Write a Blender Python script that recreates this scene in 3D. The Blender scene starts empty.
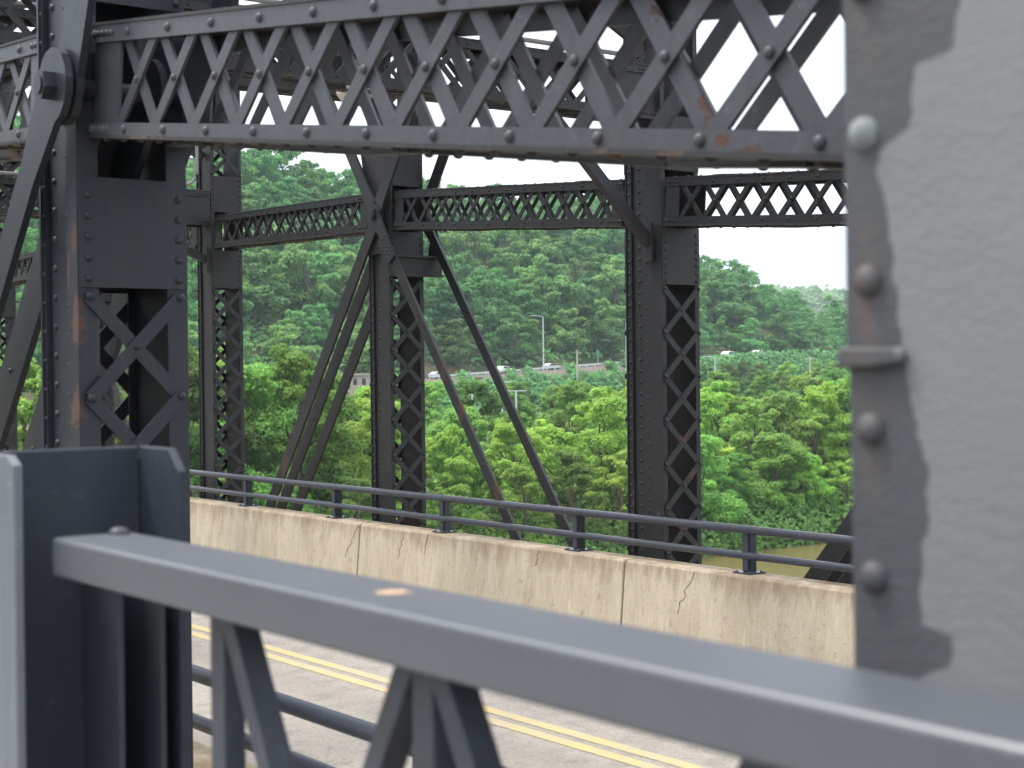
import bpy, math, random
import numpy as np
from mathutils import Vector, Matrix

# World axes: X runs across the bridge (near footway -> far side), Y runs along
# the bridge towards the far bank, Z is up.  Origin = the photographer's eye.
scene = bpy.context.scene
col = scene.collection
random.seed(7)

# ------------------------------------------------------------------ camera
FPX = 1560.0
TH = math.radians(37.0778)
PI_ = math.radians(-0.513)
RHO = 0.011
Fh = Vector((math.sin(TH), math.cos(TH), 0)); Rt = Vector((math.cos(TH), -math.sin(TH), 0)); Uz = Vector((0, 0, 1))
Fp = Fh * math.cos(PI_) + Uz * math.sin(PI_)
Up = Uz * math.cos(PI_) - Fh * math.sin(PI_)
cr, sr = math.cos(RHO), math.sin(RHO)
camR = Rt * cr - Up * sr
camU = Rt * sr + Up * cr
cam_d = bpy.data.cameras.new('camera')
cam = bpy.data.objects.new('camera', cam_d)
col.objects.link(cam)
cam.matrix_world = Matrix(((camR.x, camU.x, -Fp.x, 0), (camR.y, camU.y, -Fp.y, 0), (camR.z, camU.z, -Fp.z, 0), (0, 0, 0, 1)))
cam_d.sensor_fit = 'HORIZONTAL'
cam_d.sensor_width = 17.3
cam_d.lens = FPX / 1024 * 17.3
cam_d.clip_start = 0.05
cam_d.clip_end = 9000
cam_d.dof.use_dof = True
cam_d.dof.focus_distance = 16.0
cam_d.dof.aperture_fstop = 2.8
scene.camera = cam

# ------------------------------------------------------------------ light
SUN_EL, SUN_AZ = 62.0, 322.0     # azimuth: compass style in the X/Y plane (from +Y towards +X)
world = bpy.data.worlds.new('World')
scene.world = world
world.use_nodes = True
wn = world.node_tree
wn.nodes.clear()
w_out = wn.nodes.new('ShaderNodeOutputWorld')
w_bg = wn.nodes.new('ShaderNodeBackground')
w_sky = wn.nodes.new('ShaderNodeTexSky')
w_sky.sky_type = 'NISHITA'
w_sky.sun_disc = False
w_sky.sun_elevation = math.radians(SUN_EL)
w_sky.sun_rotation = math.radians(SUN_AZ)
w_sky.air_density = 1.0; w_sky.dust_density = 2.0
w_mix = wn.nodes.new('ShaderNodeMixRGB')
w_mix.inputs['Fac'].default_value = 0.80
w_mix.inputs['Color2'].default_value = (9.3, 9.6, 10.2, 1)     # the even overcast cloud deck
# the cloud deck is brighter overhead than at the horizon
w_tc = wn.nodes.new('ShaderNodeTexCoord'); w_sep = wn.nodes.new('ShaderNodeSeparateXYZ')
w_ramp = wn.nodes.new('ShaderNodeValToRGB')
w_ramp.color_ramp.elements[0].position = 0.0; w_ramp.color_ramp.elements[0].color = (5.5, 6.1, 6.9, 1)
w_ramp.color_ramp.elements[1].position = 1.0; w_ramp.color_ramp.elements[1].color = (16.0, 16.2, 16.6, 1)
wn.links.new(w_tc.outputs['Generated'], w_sep.inputs[0]); wn.links.new(w_sep.outputs['Z'], w_ramp.inputs['Fac'])
wn.links.new(w_ramp.outputs['Color'], w_mix.inputs['Color2'])
wn.links.new(w_sky.outputs['Color'], w_mix.inputs['Color1'])
wn.links.new(w_mix.outputs['Color'], w_bg.inputs['Color'])
w_bg.inputs['Strength'].default_value = 0.13
wn.links.new(w_bg.outputs['Background'], w_out.inputs['Surface'])
sun_d = bpy.data.lights.new('sun', 'SUN')
sun = bpy.data.objects.new('sun', sun_d)
col.objects.link(sun)
sun_d.energy = 2.0
sun_d.angle = math.radians(14)
sun_d.color = (1.0, 0.95, 0.86)
_az, _el = math.radians(SUN_AZ), math.radians(SUN_EL)
sdir = Vector((math.sin(_az) * math.cos(_el), math.cos(_az) * math.cos(_el), math.sin(_el)))
sun.rotation_euler = sdir.to_track_quat('Z', 'Y').to_euler()

scene.view_settings.view_transform = 'Standard'
scene.view_settings.look = 'None'
scene.view_settings.gamma = 1.0
scene.view_settings.use_curve_mapping = False
scene.view_settings.exposure = 0.85
scene.cycles.use_denoising = True
scene.cycles.max_bounces = 6
scene.cycles.diffuse_bounces = 3
scene.cycles.glossy_bounces = 2
scene.cycles.transparent_max_bounces = 6
scene.cycles.volume_bounces = 1
scene.cycles.sample_clamp_indirect = 4.0

# ------------------------------------------------------------------ helpers
def ray(px, py):
    return Fp + camR * ((px - 512) / FPX) + camU * ((384 - py) / FPX)
def at_x(px, py, x):
    d = ray(px, py); return d * (x / d.x)
def at_y(px, py, y):
    d = ray(px, py); return d * (y / d.y)
def at_d(px, py, dist):
    return ray(px, py) * dist
def project(P):
    P = Vector(P); z = P.dot(Fp)
    return 512 + P.dot(camR) / z * FPX, 384 - P.dot(camU) / z * FPX, z

V = Vector
HAZE = 0.00014
class MB:
    """Collects solids and links them as ONE mesh object."""
    def __init__(s):
        s.v = []; s.f = []; s.m = []; s.sm = []; s.mi = 0
    def add(s, vs, fs, smooth=False):
        b = len(s.v)
        s.v.extend([tuple(p) for p in vs])
        for f in fs:
            s.f.append(tuple(b + i for i in f)); s.m.append(s.mi); s.sm.append(smooth)
    def obox(s, c, a, b, d):
        c, a, b, d = V(c), V(a), V(b), V(d)
        if a.cross(b).dot(d) < 0: d = -d
        vs = [c - a - b - d, c + a - b - d, c + a + b - d, c - a + b - d, c - a - b + d, c + a - b + d, c + a + b + d, c - a + b + d]
        s.add(vs, [(3, 2, 1, 0), (4, 5, 6, 7), (0, 1, 5, 4), (1, 2, 6, 5), (2, 3, 7, 6), (3, 0, 4, 7)])
    def box(s, x0, x1, y0, y1, z0, z1):
        s.obox(((x0 + x1) / 2, (y0 + y1) / 2, (z0 + z1) / 2), (abs(x1 - x0) / 2, 0, 0), (0, abs(y1 - y0) / 2, 0), (0, 0, abs(z1 - z0) / 2))
    def bar(s, p0, p1, w, t, n):
        p0, p1, n = V(p0), V(p1), V(n).normalized()
        d = (p1 - p0); L = d.length; d.normalize()
        n = (n - d * n.dot(d)).normalized()
        s.obox((p0 + p1) / 2, d * (L / 2), d.cross(n) * (w / 2), n * (t / 2))
    def tube(s, pts, r, n=8, caps=True):
        pts = [V(p) for p in pts]
        rings = []
        for i, p in enumerate(pts):
            d = (pts[min(i + 1, len(pts) - 1)] - pts[max(i - 1, 0)]).normalized()
            a = d.cross(V((0, 0, 1)) if abs(d.z) < 0.95 else V((1, 0, 0))).normalized(); b = d.cross(a)
            rr = r[i] if isinstance(r, (list, tuple)) else r
            rings.append([p + a * (rr * math.cos(2 * math.pi * k / n)) + b * (rr * math.sin(2 * math.pi * k / n)) for k in range(n)])
        vs = [q for g in rings for q in g]
        fs = [(i * n + k, (i + 1) * n + k, (i + 1) * n + (k + 1) % n, i * n + (k + 1) % n) for i in range(len(pts) - 1) for k in range(n)]
        s.add(vs, fs, True)
        if caps:
            s.add(rings[0], [tuple(range(n))]); s.add(rings[-1], [tuple(reversed(range(n)))])
    def rivet(s, p, nrm, r=0.016, n=8):
        p, nrm = V(p), V(nrm).normalized()
        a = nrm.cross(V((0, 0, 1)) if abs(nrm.z) < 0.9 else V((1, 0, 0))).normalized(); b = nrm.cross(a)
        vs = []
        for rr, h in ((1, 0), (0.92, 0.36), (0.6, 0.66)):
            vs += [p + a * (r * rr * math.cos(2 * math.pi * k / n)) + b * (r * rr * math.sin(2 * math.pi * k / n)) + nrm * (r * h) for k in range(n)]
        vs.append(p + nrm * (r * 0.78))
        fs = []
        for i in range(2):
            fs += [(i * n + k, i * n + (k + 1) % n, (i + 1) * n + (k + 1) % n, (i + 1) * n + k) for k in range(n)]
        fs += [(2 * n + k, 2 * n + (k + 1) % n, 3 * n) for k in range(n)]
        # flip so that normals point along nrm
        v0, v1, v2 = V(vs[0]), V(vs[1]), V(vs[n])
        if (v1 - v0).cross(v2 - v0).dot(V(vs[0]) - p) < 0:
            fs = [tuple(reversed(f)) for f in fs]
        s.add(vs, fs, True)
    def plate(s, poly, o, ax, ay, n, t):
        """extruded outline: poly in (ax, ay) from o, thickness t centred along n"""
        o, ax, ay, n = V(o), V(ax), V(ay), V(n).normalized()
        k = len(poly)
        if ax.cross(ay).dot(n) < 0: n = -n
        area = sum(poly[i][0] * poly[(i + 1) % k][1] - poly[(i + 1) % k][0] * poly[i][1] for i in range(k))
        if area < 0: poly = poly[::-1]
        lo = [o + ax * x + ay * y - n * (t / 2) for x, y in poly]
        hi = [p + n * t for p in lo]
        s.add(lo + hi, [tuple(range(k - 1, -1, -1)), tuple(range(k, 2 * k))] + [(i, (i + 1) % k, k + (i + 1) % k, k + i) for i in range(k)])
    def build(s, name, mats, parent=None, bevel=0):
        me = bpy.data.meshes.new(name)
        me.from_pydata(s.v, [], s.f)
        for m in (mats if isinstance(mats, (list, tuple)) else [mats]): me.materials.append(m)
        me.polygons.foreach_set('material_index', s.m)
        me.polygons.foreach_set('use_smooth', s.sm)
        me.update()
        o = bpy.data.objects.new(name, me)
        col.objects.link(o)
        if parent is not None: o.parent = parent
        if bevel:
            b = o.modifiers.new('bevel', 'BEVEL'); b.width = bevel; b.segments = 3; b.limit_method = 'ANGLE'
        return o

def tag(o, label=None, cat=None, group=None, kind=None):
    if label: o['label'] = label
    if cat: o['category'] = cat
    if group: o['group'] = group
    if kind: o['kind'] = kind
    return o
def empty(name, loc=(0, 0, 0)):
    o = bpy.data.objects.new(name, None); o.location = loc; o.empty_display_size = 0.2
    col.objects.link(o); return o

# ------------------------------------------------------------------ materials
class NT:
    def __init__(s, name):
        s.m = bpy.data.materials.new(name); s.m.use_nodes = True
        s.t = s.m.node_tree; s.t.nodes.clear()
        s.out = s.n('ShaderNodeOutputMaterial')
    def n(s, typ, **kw):
        nd = s.t.nodes.new(typ)
        for k, v in kw.items(): setattr(nd, k, v)
        return nd
    def l(s, a, b): s.t.links.new(a, b)
    def val(s, sock, v):
        if hasattr(v, 'is_output') or isinstance(v, bpy.types.NodeSocket): s.l(v, sock)
        else: sock.default_value = v
    def pos(s, scale=(1, 1, 1), kind='geo'):
        g = s.n('ShaderNodeNewGeometry').outputs['Position'] if kind == 'geo' else s.n('ShaderNodeTexCoord').outputs['Object']
        mp = s.n('ShaderNodeMapping'); mp.inputs['Scale'].default_value = scale
        s.l(g, mp.inputs['Vector']); return mp.outputs['Vector']
    def noise(s, vec, scale, detail=4, rough=0.55, dist=0):
        nd = s.n('ShaderNodeTexNoise'); s.l(vec, nd.inputs['Vector'])
        nd.inputs['Scale'].default_value = scale; nd.inputs['Detail'].default_value = detail
        nd.inputs['Roughness'].default_value = rough; nd.inputs['Distortion'].default_value = dist
        return nd.outputs['Fac']
    def ramp(s, fac, stops, interp='LINEAR'):
        r = s.n('ShaderNodeValToRGB'); r.color_ramp.interpolation = interp
        e = r.color_ramp.elements
        while len(e) < len(stops): e.new(0.5)
        for el, (p, c) in zip(e, stops):
            el.position = p; el.color = c if len(c) == 4 else (*c, 1)
        s.l(fac, r.inputs['Fac']); return r.outputs['Color']
    def mix(s, fac, a, b, mode='MIX'):
        m = s.n('ShaderNodeMixRGB', blend_type=mode)
        s.val(m.inputs['Fac'], fac)
        for sock, v in ((m.inputs['Color1'], a), (m.inputs['Color2'], b)):
            if isinstance(v, tuple): sock.default_value = v if len(v) == 4 else (*v, 1)
            else: s.l(v, sock)
        return m.outputs['Color']
    def math(s, op, a, b=0.0):
        m = s.n('ShaderNodeMath', operation=op); s.val(m.inputs[0], a); s.val(m.inputs[1], b); return m.outputs[0]
    def bsdf(s, colr, rough, bump=None, bstr=0.2, bdist=0.01, spec=0.5):
        p = s.n('ShaderNodeBsdfPrincipled')
        if isinstance(colr, tuple): p.inputs['Base Color'].default_value = (*colr[:3], 1)
        else: s.l(colr, p.inputs['Base Color'])
        s.val(p.inputs['Roughness'], rough)
        p.inputs['Specular IOR Level'].default_value = spec
        if bump is not None:
            b = s.n('ShaderNodeBump'); b.inputs['Strength'].default_value = bstr; b.inputs['Distance'].default_value = bdist
            s.l(bump, b.inputs['Height']); s.l(b.outputs['Normal'], p.inputs['Normal'])
        s.l(p.outputs['BSDF'], s.out.inputs['Surface']); return p

BW = lambda x: (x, x, x)
def steel(name, base, rust=0.74, rough=0.42, spots=(), grain=1.0, spec=0.28, grime=0.45, rustcol=((0.045, 0.026, 0.020), (0.105, 0.056, 0.042))):
    t = NT(name)
    P = t.pos()
    big = t.noise(P, 1.7, 4); fine = t.noise(P, 60 * grain, 3); mid = t.noise(P, 9, 5, 0.65)
    streak = t.noise(t.pos((7, 7, 0.7)), 4, 4, 0.6)
    c = t.mix(t.math('MULTIPLY', mid, 0.5), base, tuple(x * 1.55 for x in base))
    c = t.mix(t.ramp(streak, [(0.42, BW(0)), (0.75, BW(0.4))]), c, tuple(x * 0.5 + 0.012 for x in base))
    c = t.mix(t.ramp(fine, [(0.62, BW(0)), (0.8, BW(0.25))]), c, tuple(x * 1.9 + 0.01 for x in base))
    runs = t.noise(t.pos((16, 16, 0.55)), 2.3, 5, 0.65)
    c = t.mix(t.math('MULTIPLY', t.ramp(runs, [(0.50, BW(0)), (0.68, BW(1))]), t.ramp(big, [(0.38, BW(0.1)), (0.62, BW(grime))])), c, (0.048, 0.036, 0.030))
    c = t.mix(t.math('MULTIPLY', t.ramp(t.noise(t.pos((1, 1, 1)), 26, 5, 0.7), [(0.60, BW(0)), (0.66, BW(1))]), 0.5), c, tuple(x * 1.7 + 0.008 for x in base))
    rm = t.math('ADD', t.math('MULTIPLY', big, 0.45), t.math('MULTIPLY', mid, 0.55))
    mask = t.ramp(rm, [(rust, BW(0)), (rust + 0.025, BW(1))])
    if spots:
        nz = t.noise(P, 30, 5, 0.7)
        g = t.n('ShaderNodeNewGeometry').outputs['Position']
        acc = mask
        for (p, rx, ry, rz) in spots:
            mp = t.n('ShaderNodeMapping', vector_type='POINT')
            mp.inputs['Location'].default_value = (-p[0] / rx, -p[1] / ry, -p[2] / rz)
            mp.inputs['Scale'].default_value = (1 / rx, 1 / ry, 1 / rz)
            t.l(g, mp.inputs['Vector'])
            ln = t.n('ShaderNodeVectorMath', operation='LENGTH'); t.l(mp.outputs['Vector'], ln.inputs[0])
            d = t.math('ADD', ln.outputs['Value'], t.math('MULTIPLY', t.math('SUBTRACT', nz, 0.5), 3.4))
            acc = t.math('MAXIMUM', acc, t.math('LESS_THAN', d, 0.85))
        mask = acc
    rc = t.mix(fine, rustcol[0], rustcol[1])
    c = t.mix(mask, c, rc)
    ro = t.math('ADD', t.math('MULTIPLY', mask, 0.35), t.math('ADD', rough - 0.06, t.math('MULTIPLY', mid, 0.12)))
    h = t.math('ADD', t.math('MULTIPLY', fine, 0.35), t.math('SUBTRACT', t.math('MULTIPLY', mid, 0.6), t.math('MULTIPLY', mask, 0.35)))
    t.bsdf(c, ro, h, 0.35, 0.006, spec)
    return t.m

BASE = (0.0165, 0.0195, 0.0265)
spot_near = [(at_x(74, 322, 2.35), .05, .045, .115), (at_x(73, 412, 2.35), .05, .055, .09), (at_x(71, 240, 2.35), .05, .03, .075), (at_x(66, 272, 2.35), .05, .02, .08)]
M_near = steel('near_truss_paint', BASE, 0.74, 0.40, spot_near)
beam_spots = [(at_x(706, 100, 2.44), .04, .03, .045), (at_x(648, 4, 2.42), .05, .02, .03), (at_x(722, 141, 2.42), .05, .03, .015), (at_x(750, 152, 2.42), .08, .05, .012)]
M_beam = steel('near_beam_paint', (0.050, 0.053, 0.061), 0.695, 0.40, beam_spots)
far_spots = [(at_x(685, 437, 10.15) if False else at_y(685, 437, 10.5), .07, .06, .07), (at_y(694, 475, 10.5), .05, .06, .08), (at_y(683, 528, 10.5), .06, .06, .08), (at_x(634, 500, 9.68), .05, .07, .35), (at_x(634, 360, 9.68), .05, .04, .25)]
M_far = steel('far_truss_paint', (0.018, 0.0185, 0.021), 0.62, 0.45, far_spots, grime=0.5)
M_eye = steel('eyebar_paint', (0.020, 0.021, 0.024), 0.605, 0.45, [(at_x(283, 470, 9.6), .06, .10, .22), (at_x(462, 407, 9.6), .06, .05, .2), (at_x(498, 500, 9.6), .06, .05, .25), (at_x(444, 368, 9.6), .06, .04, .16)])
M_flange = steel('weathered_flange_paint', (0.026, 0.026, 0.028), 0.565, 0.55, rustcol=((0.05, 0.035, 0.025), (0.15, 0.105, 0.075)))
M_rail = steel('railing_paint', (0.066, 0.078, 0.098), 0.82, 0.27, [(at_x(392, 594, 1.03), .018, .024, .02)], rustcol=((0.45, 0.27, 0.14), (0.62, 0.42, 0.26)), spec=0.5)
def rail_mat():
    t = NT('railing_gloss_paint')
    P = t.pos(); n1 = t.noise(P, 6, 4); n2 = t.noise(P, 180, 2)
    c = t.mix(n1, (0.054, 0.060, 0.073), (0.067, 0.074, 0.088))
    g = t.n('ShaderNodeNewGeometry').outputs['Position']
    q = at_x(392, 594, 1.03)
    vd = t.n('ShaderNodeVectorMath', operation='DISTANCE'); t.l(g, vd.inputs[0]); vd.inputs[1].default_value = q
    chip = t.math('LESS_THAN', t.math('ADD', vd.outputs['Value'], t.math('MULTIPLY', t.math('SUBTRACT', t.noise(P, 60, 3), .5), .05)), .020)
    sc = t.ramp(t.noise(t.pos((3, .6, 3)), 30, 3, .6), [(0.68, BW(0)), (0.74, BW(0.35))])
    c = t.mix(sc, c, (0.17, 0.18, 0.19))
    c = t.mix(chip, c, (0.48, 0.31, 0.18))
    t.bsdf(c, t.math('ADD', .36, t.math('MULTIPLY', n1, .14)), n2, 0.06, 0.002, 1.0)
    return t.m
M_rail = rail_mat()
M_brace = steel('railing_brace_paint', (0.040, 0.046, 0.058), 0.85, 0.40)
M_block = steel('end_post_paint', (0.028, 0.034, 0.046), 0.85, 0.42, grime=.1)
M_blockside = steel('end_post_grey_paint', (0.115, 0.127, 0.14), 0.85, 0.5, grime=.2)
M_pipe = steel('guard_rail_paint', (0.040, 0.046, 0.060), 0.78, 0.33)
M_conduit = steel('conduit_metal', (0.20, 0.20, 0.20), 0.8, 0.4)
M_dark = steel('dark_steel', (0.022, 0.023, 0.027), 0.70, 0.5)

# column paint: dark old paint with a pale primer patch of its own irregular outline
def column_material():
    t = NT('column_patched_paint')
    g = t.n('ShaderNodeNewGeometry').outputs['Position']
    sp = t.n('ShaderNodeSeparateXYZ'); t.l(g, sp.inputs[0])
    pts = [(-0.30, .955), (-.279, .913), (-.252, .914), (-.246, .948), (-.185, .947), (-.146, .939), (-.108, .937), (-.033, .957), (.025, .967), (.063, .972), (.112, .978), (.16, .986), (.19, 1.000), (.209, .992), (.226, .958), (.284, .949), (.292, .905), (.34, .899), (.40, .93)]
    fc = t.n('ShaderNodeFloatCurve')
    cv = fc.mapping.curves[0]
    zl, zh, ul, uh = -0.30, 0.40, 0.85, 1.05
    pp = [((z - zl) / (zh - zl), (u - ul) / (uh - ul)) for z, u in pts]
    while len(cv.points) < len(pp): cv.points.new(0.5, 0.5)
    for c, (a, b) in zip(cv.points, pp):
        c.location = (a, b); c.handle_type = 'VECTOR'
    fc.mapping.update()
    P = t.pos()
    n1 = t.noise(P, 40, 4, 0.6); n2 = t.noise(P, 9, 4); n3 = t.noise(P, 130, 3); n4 = t.noise(t.pos((1, 1, 2.5)), 24, 5, 0.65)
    zz = t.math('MULTIPLY', t.math('SUBTRACT', sp.outputs['Z'], zl), 1 / (zh - zl))
    t.l(zz, fc.inputs['Value'])
    ub = t.math('ADD', t.math('MULTIPLY', fc.outputs['Value'], uh - ul), ul)
    d = t.math('SUBTRACT', t.math('ADD', ub, t.math('MULTIPLY', t.math('SUBTRACT', n1, 0.5), 0.022)), sp.outputs['Y'])
    fac = t.ramp(t.math('ADD', t.math('MULTIPLY', d, 60), 0.5), [(0.44, BW(0)), (0.56, BW(1))])
    dark = t.mix(n2, (0.042, 0.045, 0.052), (0.066, 0.068, 0.074))
    dark = t.mix(t.ramp(n4, [(0.55, BW(0)), (0.75, BW(0.55))]), dark, (0.080, 0.062, 0.054))
    yd = t.math('ABSOLUTE', t.math('SUBTRACT', t.math('ADD', sp.outputs['Y'], t.math('MULTIPLY', t.math('SUBTRACT', n2, .5), .03)), 1.010))
    run = t.math('MULTIPLY', t.ramp(t.math('MULTIPLY', yd, 40), [(0.15, BW(1)), (0.75, BW(0))]), t.ramp(t.noise(t.pos((1, 1, .6)), 11, 4), [(0.42, BW(0)), (0.62, BW(.75))]))
    dark = t.mix(run, dark, (0.088, 0.066, 0.055))
    pale = t.mix(n2, (0.140, 0.146, 0.149), (0.165, 0.170, 0.172))
    pale = t.mix(t.ramp(n4, [(0.62, BW(0)), (0.72, BW(0.20))]), pale, (0.12, 0.12, 0.118))
    pale = t.mix(t.ramp(t.noise(t.pos((1, 1.6, 1)), 55, 3, .5), [(0.70, BW(0)), (0.73, BW(.5))]), pale, (0.075, 0.072, 0.068))
    c = t.mix(fac, dark, pale)
    h = t.math('ADD', t.math('ADD', n4, t.math('MULTIPLY', n3, 0.5)), t.noise(t.pos((1, 1, 5)), 70, 4, .6))
    t.bsdf(c, 0.5, h, 0.42, 0.004, 0.35)
    return t.m
M_col = column_material()
M_prime = steel('primer_paint', (0.17, 0.185, 0.19), 0.9, 0.55)

def concrete(name, a, b, stain, rough=0.85, top=None):
    t = NT(name)
    P = t.pos()
    n1 = t.noise(P, 2.2, 6, 0.62); n2 = t.noise(t.pos((1.6, 1.6, 0.45)), 3.2, 6, 0.72); n3 = t.noise(P, 70, 4, 0.6); n4 = t.noise(P, 14, 5, 0.7)
    n5 = t.noise(t.pos((9, 9, 0.7)), 2.0, 4, 0.7)
    c = t.mix(n1, a, b)
    c = t.mix(t.ramp(n2, [(0.40, BW(0)), (0.72, BW(0.42))]), c, stain)
    c = t.mix(t.ramp(n5, [(0.55, BW(0)), (0.72, BW(0.4))]), c, tuple(x * 1.3 for x in b))
    c = t.mix(t.ramp(n4, [(0.58, BW(0)), (0.72, BW(0.5))]), c, tuple(x * 0.5 for x in stain))
    c = t.mix(t.ramp(n3, [(0.55, BW(0)), (0.75, BW(0.45))]), c, tuple(x * 0.62 for x in a))
    if top is not None:
        sp = t.n('ShaderNodeSeparateXYZ'); t.l(t.n('ShaderNodeNewGeometry').outputs['Position'], sp.inputs[0])
        k = t.math('ADD', t.math('MULTIPLY', t.math('SUBTRACT', sp.outputs['Z'], top - .20), 3.6), t.math('MULTIPLY', t.math('SUBTRACT', n2, .5), 2.6))
        c = t.mix(t.ramp(k, [(0.0, BW(0)), (0.9, BW(0.62))]), c, (0.20, 0.135, 0.08))
        pit = t.ramp(t.noise(t.pos((1, 1, .6)), 26, 5, .75), [(0.60, BW(0)), (0.70, BW(0.5))])
        c = t.mix(pit, c, (0.16, 0.115, 0.07))
        lime = t.ramp(t.noise(t.pos((14, 14, 1.1)), 1.6, 5, .7), [(0.54, BW(0)), (0.74, BW(0.35))])
        c = t.mix(lime, c, (0.66, 0.60, 0.50))
    t.bsdf(c, rough, t.math('ADD', n3, n4), 0.4, 0.01, 0.2)
    return t.m
M_conc = concrete('barrier_concrete', (0.44, 0.375, 0.28), (0.56, 0.49, 0.385), (0.235, 0.165, 0.095), top=-1.722)
M_concfoot = concrete('footway_concrete', (0.30, 0.29, 0.27), (0.38, 0.37, 0.35), (0.22, 0.20, 0.18))
M_crack = concrete('crack_dark', (0.16, 0.125, 0.085), (0.22, 0.175, 0.125), (0.09, 0.07, 0.05))

def road_mat():
    t = NT('road_slab')
    P = t.pos()
    n1 = t.noise(t.pos((3, 0.25, 1)), 2.0, 5, 0.6); n3 = t.noise(P, 120, 3, 0.7); n4 = t.noise(P, 34, 4, 0.7); n2 = t.noise(P, 5, 5, 0.6)
    c = t.mix(n1, (0.37, 0.33, 0.285), (0.47, 0.425, 0.37))
    sx = t.n('ShaderNodeSeparateXYZ'); t.l(t.n('ShaderNodeNewGeometry').outputs['Position'], sx.inputs[0])
    tr = t.math('SINE', t.math('MULTIPLY', t.math('SUBTRACT', sx.outputs['X'], 4.05), 4.6))
    c = t.mix(t.math('MULTIPLY', t.ramp(tr, [(0.3, BW(0)), (1.0, BW(.4))]), t.ramp(n1, [(0.3, BW(.3)), (0.7, BW(1))])), c, (0.20, 0.18, 0.16))
    c = t.mix(t.ramp(n2, [(0.48, BW(0)), (0.68, BW(0.6))]), c, (0.25, 0.225, 0.20))
    c = t.mix(t.ramp(n4, [(0.5, BW(0)), (0.68, BW(0.65))]), c, (0.16, 0.15, 0.14))
    c = t.mix(t.ramp(n3, [(0.45, BW(0)), (0.7, BW(0.7))]), c, (0.15, 0.14, 0.13))
    t.bsdf(c, 0.85, n3, 0.6, 0.01, 0.2)
    return t.m
M_road = road_mat()
def yellow_mat():
    t = NT('worn_yellow_paint')
    P = t.pos()
    n1 = t.noise(P, 7, 8, 0.8); n2 = t.noise(P, 90, 3)
    c = t.mix(n2, (0.58, 0.42, 0.14), (0.64, 0.49, 0.21))
    c = t.mix(t.ramp(n1, [(0.40, BW(0.12)), (0.60, BW(0.85))]), c, (0.40, 0.36, 0.29))
    t.bsdf(c, 0.75, n2, 0.3, 0.005, 0.2)
    return t.m
M_yellow = yellow_mat()
def water_mat():
    t = NT('muddy_river_water')
    n = t.noise(t.pos((1, 0.6, 1)), 0.9, 5, 0.6)
    t.bsdf((0.125, 0.10, 0.038), 0.22, n, 0.15, 0.15, 0.4)
    return t.m
M_water = water_mat()
def ground_mat():
    t = NT('wooded_ground')
    P = t.pos()
    n1 = t.noise(P, 0.05, 5, 0.6); n2 = t.noise(P, 0.8, 5, 0.7)
    c = t.mix(t.ramp(n1, [(0.45, BW(0)), (0.6, BW(1))]), (0.030, 0.045, 0.016), (0.14, 0.085, 0.055))
    c = t.mix(n2, c, (0.05, 0.06, 0.025))
    t.bsdf(c, 0.95, n2, 0.5, 0.3, 0.1)
    return t.m
M_ground = ground_mat()
def soil_mat():
    t = NT('bare_soil')
    n2 = t.noise(t.pos(), 0.7, 5, 0.7)
    t.bsdf(t.mix(n2, (0.11, 0.095, 0.075), (0.21, 0.18, 0.15)), 0.95, n2, 0.5, 0.2, 0.1)
    return t.m
M_soil = soil_mat()
def plain(name, c, rough=0.6, spec=0.4, var=0.15):
    t = NT(name); n = t.noise(t.pos((1, 1, 1), 'obj'), 3.0, 4)
    t.bsdf(t.mix(n, tuple(x * (1 - var) for x in c), tuple(min(1, x * (1 + var)) for x in c)), rough, None, spec=spec)
    return t.m
M_white = plain('white_paint', (0.72, 0.73, 0.74), 0.4)
M_silver = plain('silver_car_paint', (0.42, 0.44, 0.46), 0.3)
M_glass = plain('dark_glass', (0.02, 0.025, 0.03), 0.1, 0.8)
M_tyre = plain('tyre_rubber', (0.02, 0.02, 0.02), 0.8)
M_pole = plain('pale_pole_paint', (0.55, 0.56, 0.56), 0.5)
M_wood = plain('utility_pole_wood', (0.42, 0.37, 0.30), 0.9)
M_wire = plain('cable_black', (0.03, 0.03, 0.03), 0.6)
M_sign = plain('green_sign_paint', (0.02, 0.22, 0.13), 0.5)
M_roof = plain('tan_roofing', (0.33, 0.28, 0.24), 0.8)
M_asph = plain('asphalt', (0.07, 0.07, 0.07), 0.9)
M_lampglass = plain('lamp_bowl', (0.62, 0.61, 0.52), 0.3)
M_bark = plain('bark', (0.085, 0.065, 0.05), 0.95)

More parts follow.
